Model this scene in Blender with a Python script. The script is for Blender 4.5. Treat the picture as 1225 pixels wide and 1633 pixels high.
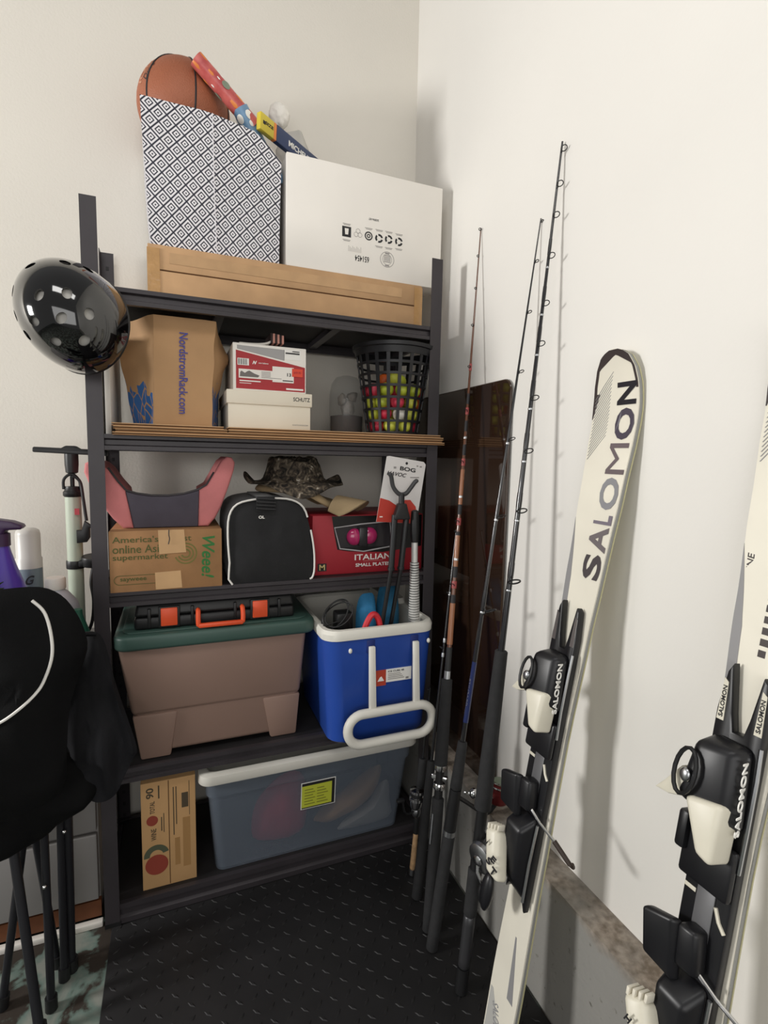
import bpy, bmesh, math, random
from mathutils import Vector, Matrix, noise
from mathutils.bvhtree import BVHTree
random.seed(11)
S = bpy.context.scene
for _o in list(bpy.data.objects):
    bpy.data.objects.remove(_o, do_unlink=True)
COL = S.collection
PI = math.pi

# ------------------------------------------------------------------ camera
def cam_matrix(pitch, yaw, roll, loc):
    Rz = Matrix.Rotation(yaw, 3, 'Z')
    Rx = Matrix.Rotation(-pitch, 3, 'X')
    Ry = Matrix.Rotation(roll, 3, 'Y')
    R = Rz @ Rx @ Ry
    r, f, u = R.col[0], R.col[1], R.col[2]
    return Matrix(((r[0], u[0], -f[0], loc[0]), (r[1], u[1], -f[1], loc[1]), (r[2], u[2], -f[2], loc[2]), (0, 0, 0, 1)))
cd = bpy.data.cameras.new('camera')
cam = bpy.data.objects.new('camera', cd); COL.objects.link(cam)
cam.matrix_world = cam_matrix(.1, -.383, -.020, (.503, -1.421, 1.241))
cd.sensor_fit = 'VERTICAL'; cd.sensor_height = 36; cd.lens = 829 / 1633 * 36
cd.clip_start = .02
S.camera = cam

# ------------------------------------------------------------------ light
w = bpy.data.worlds.new('world'); S.world = w; w.use_nodes = True
bg = w.node_tree.nodes['Background']
bg.inputs[0].default_value = (1.0, .985, .965, 1); bg.inputs[1].default_value = .22
def area(name, loc, target, sx, sy, power, col):
    l = bpy.data.lights.new(name, 'AREA'); l.shape = 'RECTANGLE'; l.size = sx; l.size_y = sy
    l.energy = power; l.color = col
    o = bpy.data.objects.new(name, l); COL.objects.link(o); o.location = loc
    d = Vector(target) - Vector(loc)
    o.rotation_euler = d.to_track_quat('-Z', 'Y').to_euler()
    return o
area('side_window_daylight', (-2.5, -.34, 1.62), (1.3, -.40, 1.3), .5, .5, 82, (1, .985, .96))
area('ceiling_strip_light', (.15, -1.45, 2.98), (.6, -.2, 1.2), 1.3, .35, 12, (1, .98, .95))
area('frontal_fill', (-.5, -4.1, 1.55), (.9, 0, 1.0), 3.2, 2.0, 50, (1, .985, .965))  # broad frontal fill, added behind the camera to brighten front faces and skis
vs = S.view_settings
vs.view_transform = 'Standard'; vs.look = 'None'; vs.gamma = 1.0; vs.exposure = 0.0; vs.use_curve_mapping = False

# ------------------------------------------------------------------ materials
def lin(c):
    if isinstance(c, str):
        c = tuple(int(c[i:i + 2], 16) / 255 for i in (0, 2, 4))
    return tuple((x / 12.92 if x <= .04045 else ((x + .055) / 1.055) ** 2.4) for x in c)
MATS = {}
def nodes_of(m):
    return m.node_tree.nodes, m.node_tree.links
def mat(name, col, rough=.6, metal=0, var=None, bump=None, coat=0, spec=.5, trans=0, ior=1.45, sheen=0, alpha=1, col2=None):
    """procedural principled material; var=(scale, amount) colour mottling, bump=(scale, strength)"""
    if name in MATS: return MATS[name]
    m = bpy.data.materials.new(name); m.use_nodes = True
    n, l = nodes_of(m); b = n['Principled BSDF']
    c = lin(col)
    b.inputs['Base Color'].default_value = (*c, 1)
    b.inputs['Roughness'].default_value = rough; b.inputs['Metallic'].default_value = metal
    b.inputs['Coat Weight'].default_value = coat; b.inputs['Specular IOR Level'].default_value = spec
    b.inputs['Coat Roughness'].default_value = .05
    b.inputs['Transmission Weight'].default_value = trans; b.inputs['IOR'].default_value = ior
    b.inputs['Sheen Weight'].default_value = sheen; b.inputs['Alpha'].default_value = alpha
    tc = None
    if var or bump:
        tc = n.new('ShaderNodeTexCoord')
    if var:
        t = n.new('ShaderNodeTexNoise'); t.inputs['Scale'].default_value = var[0]; t.inputs['Detail'].default_value = 4
        l.new(tc.outputs['Object'], t.inputs['Vector'])
        r = n.new('ShaderNodeValToRGB'); r.color_ramp.elements[0].position = .3; r.color_ramp.elements[1].position = .7
        a = var[1]
        lo = tuple(max(0, x * (1 - a)) for x in c); hi = lin(col2) if col2 else tuple(min(1, x * (1 + a)) for x in c)
        r.color_ramp.elements[0].color = (*lo, 1); r.color_ramp.elements[1].color = (*hi, 1)
        l.new(t.outputs['Fac'], r.inputs['Fac']); l.new(r.outputs['Color'], b.inputs['Base Color'])
    if bump:
        t2 = n.new('ShaderNodeTexNoise'); t2.inputs['Scale'].default_value = bump[0]; t2.inputs['Detail'].default_value = 3
        l.new(tc.outputs['Object'], t2.inputs['Vector'])
        bp = n.new('ShaderNodeBump'); bp.inputs['Strength'].default_value = bump[1]; bp.inputs['Distance'].default_value = .002
        l.new(t2.outputs['Fac'], bp.inputs['Height']); l.new(bp.outputs['Normal'], b.inputs['Normal'])
    MATS[name] = m
    return m
def math_node(n, l, op, a, b=None):
    k = n.new('ShaderNodeMath'); k.operation = op
    for i, v in enumerate((a, b)):
        if v is None: continue
        if isinstance(v, (int, float)): k.inputs[i].default_value = v
        else: l.new(v, k.inputs[i])
    return k.outputs[0]

# ------------------------------------------------------------------ mesh helpers
class MB:
    def __init__(s): s.bm = bmesh.new()
    def _bev(s, vs_, off, seg, edges=None):
        es = edges if edges is not None else list({e for v in vs_ for e in v.link_edges})
        if off > 0:
            bmesh.ops.bevel(s.bm, geom=es, offset=off, segments=seg, profile=.5, affect='EDGES', clamp_overlap=True)
    def hexa(s, p, bev=0, seg=2):
        """8 points: bottom ring 0-3, top ring 4-7"""
        v = [s.bm.verts.new(q) for q in p]
        for f in ((3, 2, 1, 0), (4, 5, 6, 7), (0, 1, 5, 4), (1, 2, 6, 5), (2, 3, 7, 6), (3, 0, 4, 7)):
            s.bm.faces.new([v[i] for i in f])
        s._bev(v, bev, seg); return s
    def box(s, x0, x1, y0, y1, z0, z1, bev=0, seg=2):
        return s.hexa([(x0, y0, z0), (x1, y0, z0), (x1, y1, z0), (x0, y1, z0), (x0, y0, z1), (x1, y0, z1), (x1, y1, z1), (x0, y1, z1)], bev, seg)
    def taper(s, b, t, bev=0, seg=2):
        """b=(x0,x1,y0,y1,z) bottom, t the same for the top"""
        x0, x1, y0, y1, z0 = b; X0, X1, Y0, Y1, Z = t
        return s.hexa([(x0, y0, z0), (x1, y0, z0), (x1, y1, z0), (x0, y1, z0), (X0, Y0, Z), (X1, Y0, Z), (X1, Y1, Z), (X0, Y1, Z)], bev, seg)
    def prism(s, poly, axis, a, b, bev=0, seg=2):
        """poly in the plane perpendicular to axis: 'y'->(x,z) 'x'->(y,z) 'z'->(x,y)"""
        def P(u, v, d):
            return (u, d, v) if axis == 'y' else ((d, u, v) if axis == 'x' else (u, v, d))
        A = [s.bm.verts.new(P(u, v, a)) for u, v in poly]; B = [s.bm.verts.new(P(u, v, b)) for u, v in poly]
        n = len(poly)
        fs = [s.bm.faces.new(A), s.bm.faces.new(B[::-1])]
        for i in range(n): fs.append(s.bm.faces.new((A[i], B[i], B[(i + 1) % n], A[(i + 1) % n])))
        bmesh.ops.recalc_face_normals(s.bm, faces=fs)
        if bev: s._bev(A + B, bev, seg, [e for f in fs[:2] for e in f.edges])
        return s
    def tube(s, pts, r, n=8, closed=False, cap=True):
        pts = [Vector(p) for p in pts]; m = len(pts)
        R = r if isinstance(r, (list, tuple)) else [r] * m
        rings = []; up = None
        for i, p in enumerate(pts):
            if closed: d = pts[(i + 1) % m] - pts[i - 1]
            else: d = pts[min(i + 1, m - 1)] - pts[max(i - 1, 0)]
            d = d.normalized() if d.length > 1e-9 else Vector((0, 0, 1))
            if up is None:
                up = Vector((0, 0, 1)) if abs(d.z) < .9 else Vector((1, 0, 0))
            a = d.cross(up)
            if a.length < 1e-6: a = d.orthogonal()
            a.normalize(); bb = a.cross(d).normalized(); up = bb
            rings.append([s.bm.verts.new(p + (a * math.cos(k * 2 * PI / n) + bb * math.sin(k * 2 * PI / n)) * R[i]) for k in range(n)])
        for i in range(m if closed else m - 1):
            A, B = rings[i], rings[(i + 1) % m]
            for k in range(n): s.bm.faces.new((A[k], A[(k + 1) % n], B[(k + 1) % n], B[k]))
        if cap and not closed:
            s.bm.faces.new(rings[0][::-1]); s.bm.faces.new(rings[-1])
        return s
    def lathe(s, prof, c=(0, 0, 0), n=24, M=None, cap=True, sy=1):
        """prof [(r,z)] turned round z at c; M optional 3x3/4x4 applied before moving to c"""
        M = (M or Matrix.Identity(3)).to_3x3(); c = Vector(c); rings = []
        for r, z in prof:
            rings.append([s.bm.verts.new(c + M @ Vector((r * math.cos(k * 2 * PI / n), sy * r * math.sin(k * 2 * PI / n), z))) for k in range(n)])
        for A, B in zip(rings, rings[1:]):
            for k in range(n): s.bm.faces.new((A[k], A[(k + 1) % n], B[(k + 1) % n], B[k]))
        if cap:
            if prof[0][0] > 1e-6: s.bm.faces.new(rings[0][::-1])
            if prof[-1][0] > 1e-6: s.bm.faces.new(rings[-1])
        return s
    def ball(s, c, r, nu=16, nv=10, M=None, f=None):
        M = (M or Matrix.Identity(3)).to_3x3(); c = Vector(c)
        if not isinstance(r, (tuple, list)): r = (r, r, r)
        def pt(u, v):
            p = Vector((math.cos(u) * math.sin(v), math.sin(u) * math.sin(v), math.cos(v)))
            k = f(p) if f else 1
            return c + M @ Vector((p.x * r[0] * k, p.y * r[1] * k, p.z * r[2] * k))
        top = s.bm.verts.new(pt(0, 0)); bot = s.bm.verts.new(pt(0, PI))
        rg = [[s.bm.verts.new(pt(2 * PI * i / nu, PI * j / nv)) for i in range(nu)] for j in range(1, nv)]
        for i in range(nu):
            k = (i + 1) % nu
            s.bm.faces.new((top, rg[0][i], rg[0][k])); s.bm.faces.new((bot, rg[-1][k], rg[-1][i]))
            for j in range(nv - 2): s.bm.faces.new((rg[j][i], rg[j + 1][i], rg[j + 1][k], rg[j][k]))
        return s
    def grid(s, f, nu, nv, cu=False, cv=False):
        g = [[s.bm.verts.new(f(i / (nu if cu else nu - 1), j / (nv if cv else nv - 1))) for j in range(nv)] for i in range(nu)]
        for i in range(nu if cu else nu - 1):
            for j in range(nv if cv else nv - 1):
                s.bm.faces.new((g[i][j], g[(i + 1) % nu][j], g[(i + 1) % nu][(j + 1) % nv], g[i][(j + 1) % nv]))
        return s
    def puff(s, outline, y, front, back, rings=7, wr=.0, wf=14, seed=0, zf=.6):
        """soft closed body from a star-shaped (x,z) outline; bulges to the front (-y) and back, wr = wrinkles"""
        n = len(outline); cx = sum(p[0] for p in outline) / n; cz = sum(p[1] for p in outline) / n
        def side(dep, sg):
            R = []
            for k in range(rings):
                t = k / rings
                ring = []
                for px, pz in outline:
                    x = px + (cx - px) * t; z = pz + (cz - pz) * t
                    d = dep * math.sqrt(max(0, 1 - (1 - t) ** 2))
                    if t > 0: d += wr * noise.noise(Vector((x * wf + seed, z * wf * zf, sg + seed)))
                    ring.append((x, y + sg * d, z))
                R.append(ring)
            return R, (cx, y + sg * dep, cz)
        F, fc = side(front, -1); B, bc = side(back, 1)
        vf = [[s.bm.verts.new(p) for p in r] for r in F]; vb = [vf[0]] + [[s.bm.verts.new(p) for p in r] for r in B[1:]]
        for V, c in ((vf, fc), (vb, bc)):
            for a, b in zip(V, V[1:]):
                for k in range(n): s.bm.faces.new((a[k], a[(k + 1) % n], b[(k + 1) % n], b[k]))
            cv = s.bm.verts.new(c)
            for k in range(n): s.bm.faces.new((V[-1][k], V[-1][(k + 1) % n], cv))
        bmesh.ops.recalc_face_normals(s.bm, faces=s.bm.faces[:])
        return s
    def apply(s, M):
        bmesh.ops.transform(s.bm, matrix=M, verts=s.bm.verts[:]); return s
    def jit(s, f):
        for v in s.bm.verts: v.co = Vector(f(v.co))
        return s
WM = {}
def finish(name, mesh, m, parent, smooth, local):
    if parent is not None and not local: mesh.transform(WM[parent.name].inverted())
    if m is not None:
        for k in (m if isinstance(m, (list, tuple)) else [m]): mesh.materials.append(k)
    if smooth:
        mesh.polygons.foreach_set('use_smooth', [True] * len(mesh.polygons))
        mesh.set_sharp_from_angle(angle=math.radians(smooth))
    o = bpy.data.objects.new(name, mesh); COL.objects.link(o)
    if parent is not None: o.parent = parent; WM[o.name] = WM[parent.name]
    else: WM[o.name] = Matrix.Identity(4)
    return o
def obj(name, mb, m, parent=None, smooth=40, local=False, recalc=True):
    me = bpy.data.meshes.new(name)
    if recalc: bmesh.ops.recalc_face_normals(mb.bm, faces=mb.bm.faces[:])
    mb.bm.to_mesh(me); mb.bm.free()
    return finish(name, me, m, parent, smooth, local)
def tag(o, label, cat, group=None):
    o['label'] = label; o['category'] = cat
    if group: o['group'] = group
    return o
def thing(name, label, cat, loc=(0, 0, 0), M=None, group=None):
    o = bpy.data.objects.new(name, None); COL.objects.link(o); o.empty_display_size = .05
    MW = Matrix.Translation(loc) @ (M.to_4x4() if M else Matrix.Identity(4))
    o.matrix_world = MW; WM[o.name] = MW
    return tag(o, label, cat, group)
def single(name, mb, m, loc, label, cat, group=None, smooth=40):
    """one-mesh thing whose origin sits at loc (mesh given in world coordinates)"""
    mb.apply(Matrix.Translation(-Vector(loc)))
    o = obj(name, mb, m, None, smooth); o.location = loc
    WM[o.name] = Matrix.Translation(loc)
    return tag(o, label, cat, group)
def struct(name, mb, m, smooth=0):
    o = obj(name, mb, m, None, smooth); o['kind'] = 'structure'; return o
def dup(root, loc, label=None, M=None):
    r = root.copy(); COL.objects.link(r); r.matrix_world = Matrix.Translation(loc) @ (M.to_4x4() if M else Matrix.Identity(4))
    WM[r.name] = r.matrix_world.copy()
    if label: r['label'] = label
    for ch in list(root.children):
        c = ch.copy(); COL.objects.link(c); c.parent = r
        for g in list(ch.children):
            d = g.copy(); COL.objects.link(d); d.parent = c
    return r
def txt(parent, body, m, c, w, h, right=(1, 0, 0), up=(0, 0, 1), bold=0, shear=0, name='lettering', th=.0006, local=False, fn=None):
    """flat lettering w x h metres centred at c"""
    cu = bpy.data.curves.new('t', 'FONT'); cu.body = body; cu.align_x = 'CENTER'; cu.offset = bold; cu.shear = shear; cu.resolution_u = 3
    cu.extrude = .5
    t = bpy.data.objects.new('t', cu); COL.objects.link(t)
    me = bpy.data.meshes.new_from_object(t)
    bpy.data.objects.remove(t); bpy.data.curves.remove(cu)
    xs = [v.co.x for v in me.vertices]; ys = [v.co.y for v in me.vertices]
    x0, x1, y0, y1 = min(xs), max(xs), min(ys), max(ys)
    R, U = Vector(right).normalized(), Vector(up).normalized(); N = R.cross(U); c = Vector(c)
    for v in me.vertices:
        u = ((v.co.x - x0) / (x1 - x0) - .5) * w; q = ((v.co.y - y0) / (y1 - y0) - .5) * h
        p = (u, q)
        if fn: p = fn(u, q)
        v.co = c + R * p[0] + U * p[1] + N * (th * (v.co.z + .5))
    me.name = name
    return finish(name, me, m, parent, 0, local)
def plate(parent, name, m, x0, x1, z0, z1, y, th=.0006, local=False):
    return obj(name, MB().box(x0, x1, y - th, y, z0, z1), m, parent, 0, local)
def poly(parent, name, m, pts, y, th=.0006, local=False):
    return obj(name, MB().prism(pts, 'y', y - th, y), m, parent, 0, local)
def bars(parent, name, m, rects, y, th=.0006):
    mb = MB()
    for x0, x1, z0, z1 in rects: mb.box(x0, x1, y - th, y, z0, z1)
    o = obj(name, mb, m, parent, 0)
    if len(rects) > 1: o['kind'] = 'stuff'
    return o
def arc(cx, cz, r, a0, a1, n=12):
    return [(cx + r * math.cos(math.radians(a0 + (a1 - a0) * i / n)), cz + r * math.sin(math.radians(a0 + (a1 - a0) * i / n))) for i in range(n + 1)]
def ringplate(parent, name, m, cx, cz, r0, r1, y, a0=0, a1=360, th=.0006):
    o_ = arc(cx, cz, r1, a0, a1, 20); i_ = arc(cx, cz, r0, a0, a1, 20)
    mb = MB()
    for k in range(20):
        mb.prism([i_[k], o_[k], o_[k + 1], i_[k + 1]], 'y', y - th, y)
    return obj(name, mb, m, parent, 0)
def rrect(x0, x1, z0, z1, r, n=5):
    P = []
    for cx, cz, a in ((x1 - r, z1 - r, 0), (x0 + r, z1 - r, 90), (x0 + r, z0 + r, 180), (x1 - r, z0 + r, 270)):
        P += arc(cx, cz, r, a, a + 90, n)
    return P
def bez(pts, n=8):
    """Catmull-Rom through pts"""
    P = [Vector(p) for p in pts]; out = []
    for i in range(len(P) - 1):
        a = P[max(i - 1, 0)]; b = P[i]; c = P[i + 1]; d = P[min(i + 2, len(P) - 1)]
        for k in range(n):
            t = k / n
            out.append(.5 * ((2 * b) + (c - a) * t + (2 * a - 5 * b + 4 * c - d) * t * t + (3 * b - a - 3 * c + d) * t ** 3))
    out.append(P[-1]); return out
def smooth_loop(pts, n=4):
    P = [Vector(p) for p in pts]; m = len(P); out = []
    for i in range(m):
        a, b, c, d = P[i - 1], P[i], P[(i + 1) % m], P[(i + 2) % m]
        for k in range(n):
            t = k / n
            v = .5 * ((2 * b) + (c - a) * t + (2 * a - 5 * b + 4 * c - d) * t * t + (3 * b - a - 3 * c + d) * t ** 3)
            out.append(tuple(v))
    return out

# shared materials
m_wall = mat('painted_drywall', 'dcd7cd', .75, var=(1.6, .035), bump=(140, .25))
m_wall_r = mat('painted_drywall_smooth', 'e4e1db', .7, var=(1.3, .03), bump=(90, .12))
m_conc = mat('foundation_concrete', 'b0ada6', .9, var=(5, .28), bump=(60, .5))
m_steel = mat('black_shelf_steel', '383437', .40, .2, var=(8, .15), bump=(300, .06))
m_deck = mat('black_shelf_board', '211f20', .6, var=(12, .2))
m_kraft = mat('kraft_cardboard', 'b8936c', .8, var=(14, .1), bump=(220, .12))
m_kraft2 = mat('dark_kraft_cardboard', '97704a', .8, var=(16, .12), bump=(220, .15))
m_flute = mat('cardboard_flute', '5d3f25', .9)
m_white = mat('white_card', 'e6e1d9', .6, var=(6, .025))
m_ink = mat('black_ink', '1f1e20', .6)
m_grey_ink = mat('grey_ink', '8f8b88', .7)
m_black = mat('black_plastic', '1a1a1b', .42, var=(20, .1))
m_blackfab = mat('black_nylon', '141416', .8, var=(30, .25), bump=(400, .3), sheen=.15)
m_chrome = mat('chrome', 'd8d8d8', .16, 1)
m_silver = mat('brushed_aluminium', 'b9bbbd', .3, 1)
m_offw = mat('off_white_plastic', 'ded8c8', .45, var=(9, .04))
m_red = mat('red_print', '9c1f2b', .55, var=(10, .06))

# ------------------------------------------------------------------ setting
WX, WY, FX, FZ = 1.333, .40, 1.262, .312
struct('wall_back', MB().box(-3.2, WX + .15, WY, WY + .12, -.01, 3.6), m_wall)
struct('wall_right', MB().box(WX, WX + .12, -4.2, WY, FZ - .004, 3.6), m_wall_r)
def cut_stone(mb):
    bmesh.ops.subdivide_edges(mb.bm, edges=mb.bm.edges[:], cuts=30, use_grid_fill=True)
    for v in mb.bm.verts:
        k = noise.noise(v.co * 9) * .004 + noise.noise(v.co * 31) * .002
        if v.co.z > FZ - .03: v.co.z += k * .8
        elif v.co.x < FX + .01: v.co.x += k * .35
    return mb
def m_foundation():
    m = mat('foundation_face', 'b7b4ae', .92, var=(4, .2), bump=(70, .5))
    n, l = nodes_of(m); b = n['Principled BSDF']
    tc = n.new('ShaderNodeTexCoord'); sp = n.new('ShaderNodeSeparateXYZ'); l.new(tc.outputs['Object'], sp.inputs[0])
    t = n.new('ShaderNodeTexNoise'); t.inputs['Scale'].default_value = 9; t.inputs['Detail'].default_value = 6
    l.new(tc.outputs['Object'], t.inputs['Vector'])
    ed = math_node(n, l, 'ADD', sp.outputs[2], math_node(n, l, 'MULTIPLY', t.outputs['Fac'], .09))
    mp = n.new('ShaderNodeMapRange'); mp.inputs[1].default_value = .325; mp.inputs[2].default_value = .365
    l.new(ed, mp.inputs[0])
    v = n.new('ShaderNodeTexNoise'); v.inputs['Scale'].default_value = 60; v.inputs['Detail'].default_value = 5
    l.new(tc.outputs['Object'], v.inputs['Vector'])
    st = n.new('ShaderNodeValToRGB'); st.color_ramp.elements[0].position = .24; st.color_ramp.elements[1].position = .36
    st.color_ramp.elements[0].color = (*lin('5d5a52'), 1); st.color_ramp.elements[1].color = (*lin('8f8d88'), 1)
    l.new(v.outputs['Fac'], st.inputs['Fac'])
    br = n.new('ShaderNodeValToRGB'); br.color_ramp.elements[0].position = .35; br.color_ramp.elements[1].position = .7
    br.color_ramp.elements[0].color = (*lin('6e6255'), 1); br.color_ramp.elements[1].color = (*lin('a3978a'), 1)
    l.new(v.outputs['Fac'], br.inputs['Fac'])
    mx = n.new('ShaderNodeMix'); mx.data_type = 'RGBA'
    l.new(mp.outputs[0], mx.inputs['Factor']); l.new(st.outputs[0], mx.inputs[6]); l.new(br.outputs[0], mx.inputs[7])
    l.new(mx.outputs[2], b.inputs['Base Color'])
    return m
struct('baseboard_right', cut_stone(MB().box(FX, WX + .1, -4.2, WY, -.02, FZ)), m_foundation(), 30)
def m_floor():
    m = mat('garage_floor_concrete', '7f7d78', .8, var=(6, .2), bump=(60, .4))
    n, l = nodes_of(m); b = n['Principled BSDF']
    tc = n.new('ShaderNodeTexCoord')
    t = n.new('ShaderNodeTexNoise'); t.inputs['Scale'].default_value = 7; t.inputs['Detail'].default_value = 8; t.inputs['Distortion'].default_value = .35
    l.new(tc.outputs['Object'], t.inputs['Vector'])
    r = n.new('ShaderNodeValToRGB'); e = r.color_ramp.elements
    e[0].position = .475; e[0].color = (*lin('2f2720'), 1); e[1].position = .505; e[1].color = (*lin('5f7068'), 1)
    k = e.new(.58); k.color = (*lin('7f827a'), 1)
    l.new(t.outputs['Fac'], r.inputs['Fac']); l.new(r.outputs[0], b.inputs['Base Color'])
    return m
struct('floor', MB().box(-3.2, WX + .1, -4.2, WY, -.06, -.008), m_floor())

# black rubber diamond plate mat
fm = thing('floor_mat', 'black rubber mat with diamond tread on the floor before the shelves', 'mat', (.8, -.5, -.008))
m_rub = mat('black_rubber', '1c1b1c', .6, var=(9, .2))
obj('mat_sheet', MB().box(.326, 1.256, -1.75, .385, -.0075, 0, .002), m_rub, fm)
tb = MB()
pitch = .034
for i in range(28):
    for j in range(48):
        x = .345 + i * pitch; y = -1.3 + j * pitch
        if x > 1.24 or y > .3: continue
        a = PI / 4 if (i + j) % 2 == 0 else -PI / 4
        c, s_ = math.cos(a), math.sin(a)
        L, W = .012, .0035
        pts = [(-L, 0), (0, -W), (L, 0), (0, W)]
        q = [(x + u * c - v * s_, y + u * s_ + v * c, 0) for u, v in pts]
        vv = [tb.bm.verts.new(p) for p in q]; t_ = [tb.bm.verts.new((x + (p[0] - x) * .6, y + (p[1] - y) * .6, .0016)) for p in q]
        tb.bm.faces.new(t_)
        for k in range(4): tb.bm.faces.new((vv[k], vv[(k + 1) % 4], t_[(k + 1) % 4], t_[k]))
tr = obj('tread', tb, m_rub, fm, 0); tr['kind'] = 'stuff'

# ------------------------------------------------------------------ shelving unit
X0, X1, SD, SH = .311, 1.247, .371, 1.83
ZB = [1.598, 1.252, .861, .392]
su = thing('shelving_unit', 'tall black steel five tier garage shelving unit in the room corner', 'shelf', (.78, .18, 0))
for sx, sy in ((0, 0), (1, 0), (0, 1), (1, 1)):
    x = X0 if sx == 0 else X1; y = 0 if sy == 0 else SD
    dx = 1 if sx == 0 else -1; dy = 1 if sy == 0 else -1
    F = .035; T = .002
    poly_ = [(x, y), (x + dx * F, y), (x + dx * F, y + dy * T), (x + dx * T, y + dy * T), (x + dx * T, y + dy * F), (x, y + dy * F)]
    po = obj('post', MB().prism(poly_, 'z', 0, SH), m_steel, su, 0)
    sl = MB()
    for k in range(44):
        z = .06 + k * .04
        if sy == 1: sl.box(x + dx * .014, x + dx * .022, y - .0028, y - .0019, z, z + .011)
        else: sl.box(x + dx * .0019, x + dx * .0026, y + .012, y + .020, z, z + .011)
    obj('keyhole_slot', sl, m_ink, po, 0)['kind'] = 'stuff'
    obj('foot', MB().prism([(x - dx * .001, y - dy * .001), (x + dx * .037, y - dy * .001), (x + dx * .037, y + dy * .005), (x + dx * .005, y + dy * .005), (x + dx * .005, y + dy * .037), (x - dx * .001, y + dy * .037)], 'z', 0.0, .012), m_black, po, 0)
def beam_profile(z, flip=False, h=.038):
    k = h / .038
    p = [(.0022, 0), (.0022, .010), (.010, .013), (.010, .024), (.0022, .028), (.0022, .038), (.016, .038), (.016, 0)]
    return [((SD - a) if flip else a, z + b * k) for a, b in p]
for zb, h in [(z, .038) for z in ZB] + [(.002, .056)]:
    zt = zb + h - .002
    obj('beam', MB().prism(beam_profile(zb, h=h), 'x', X0 + .003, X1 - .003), m_steel, su, 0)
    obj('beam', MB().prism(beam_profile(zb, True, h), 'x', X0 + .003, X1 - .003), m_steel, su, 0)
    for xa in (X0 + .0022, X1 - .0162):
        obj('side_beam', MB().box(xa, xa + .014, .036, SD - .036, zb, zb + h, .002), m_steel, su, 0)
    bd = obj('shelf_board', MB().box(X0 + .017, X1 - .017, .017, SD - .017, zt - .009, zt), m_deck, su, 0)
    for xc in (.62, .94):
        obj('cross_bar', MB().box(xc - .012, xc + .012, .017, SD - .017, zt - .026, zt - .0095), m_steel, su, 0)
Z1, Z2, Z3, Z4, Z5 = [z + .036 for z in ZB] + [.056]

# ------------------------------------------------------------------ top shelf
ct = thing('carton', 'long flat brown cardboard carton lying along the top shelf', 'box', (.84, .235, Z1))
obj('carton_body', MB().box(0.4481, 1.2281, .104, .372, Z1, 1.782, .002), m_kraft, ct)
obj('flap', MB().box(0.4486, 1.2276, .100, .1038, 1.7207, 1.7815, .001), m_kraft, ct)
obj('flap', MB().box(0.4486, 1.2276, .0995, .1038, Z1 + .001, 1.717, .001), m_kraft, ct)
m_tape = mat('clear_packing_tape', 'b78f60', .18, var=(30, .1), bump=(90, .5))
obj('tape', MB().box(0.4465, 0.4766, .0985, .0993, Z1 + .001, 1.7719), m_tape, ct)
obj('tape', MB().box(1.2028, 1.2297, .0985, .0993, Z1 + .001, 1.7751), m_tape, ct)
obj('flap_gap', MB().box(.452, 1.224, .1025, .1039, 1.7168, 1.7212), m_flute, ct, 0)
obj('tape', MB().box(.50, 1.16, .0990, .0994, 1.738, 1.765), mat('old_tape', 'bb966d', .3, var=(25, .08)), ct)

# patterned fabric bin
def m_diamond():
    m = mat('diamond_print_fabric', 'e3e0e2', .85, bump=(500, .25))
    n, l = nodes_of(m); b = n['Principled BSDF']
    uv = n.new('ShaderNodeUVMap'); sp = n.new('ShaderNodeSeparateXYZ'); l.new(uv.outputs[0], sp.inputs[0])
    def cell(o, sc):
        f = math_node(n, l, 'FRACT', math_node(n, l, 'MULTIPLY', o, sc))
        return math_node(n, l, 'ABSOLUTE', math_node(n, l, 'SUBTRACT', f, .5))
    d = math_node(n, l, 'ADD', cell(sp.outputs[0], 1 / .0375), cell(sp.outputs[1], 1 / .0405))
    e = math_node(n, l, 'MULTIPLY', math_node(n, l, 'MINIMUM', d, math_node(n, l, 'SUBTRACT', 1, d)), 2)
    r = n.new('ShaderNodeValToRGB'); r.color_ramp.interpolation = 'CONSTANT'
    el = r.color_ramp.elements; nav = (*lin('33333f'), 1); wh = (*lin('e4e1e4'), 1)
    el[0].position = 0; el[0].color = nav; el[1].position = .13; el[1].color = wh
    for p, c in ((.36, nav), (.56, wh), (.86, nav)):
        k = el.new(p); k.color = c
    l.new(e, r.inputs['Fac']); l.new(r.outputs[0], b.inputs['Base Color'])
    return m
ZC = 1.7825
bn = thing('fabric_bin', 'open white fabric cube bin with navy diamond pattern standing on the carton', 'storage bin', (.621, .245, ZC))
def bin_pt(u, v, off=0):
    """u along the perimeter 0..4 from front left, v height 0..1"""
    x0, x1, y0, y1 = 0.4555, 0.7869, .116, .384
    k = .017 * v
    x0 -= k + off * 0; x1 += k * .35; y0 -= .004 * v; y1 += .004 * v
    x0 += off; x1 -= off; y0 += off; y1 -= off
    s_ = int(u) % 4; t = u - int(u)
    c = [(x0, y0), (x1, y0), (x1, y1), (x0, y1)]
    a, b = c[s_], c[(s_ + 1) % 4]
    x = a[0] + (b[0] - a[0]) * t; y = a[1] + (b[1] - a[1]) * t
    h = .352
    dip = .066 * max(0, 1 - math.hypot(x - 0.8059, y - .11) / .085) ** 1.3 + .028 * max(0, (x - .60) / .17) - .005
    z = ZC + v * (h - dip)
    bul = math.sin(PI * v) * math.sin(PI * t) * .006
    if s_ == 0: y -= bul
    elif s_ == 1: x += bul * .5
    elif s_ == 3: x -= bul
    w_ = .003 * noise.noise(Vector((x * 9, y * 9, z * 7)))
    return (x + w_, y + w_ * .6, z)
mbn = MB(); NU, NV = 48, 14
uvl = mbn.bm.loops.layers.uv.new('UVMap')
def bin_uv(i, j):
    u = 4 * i / NU; p = bin_pt(u % 4, j / NV)
    return (u * .332, p[2] - ZC)
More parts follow.
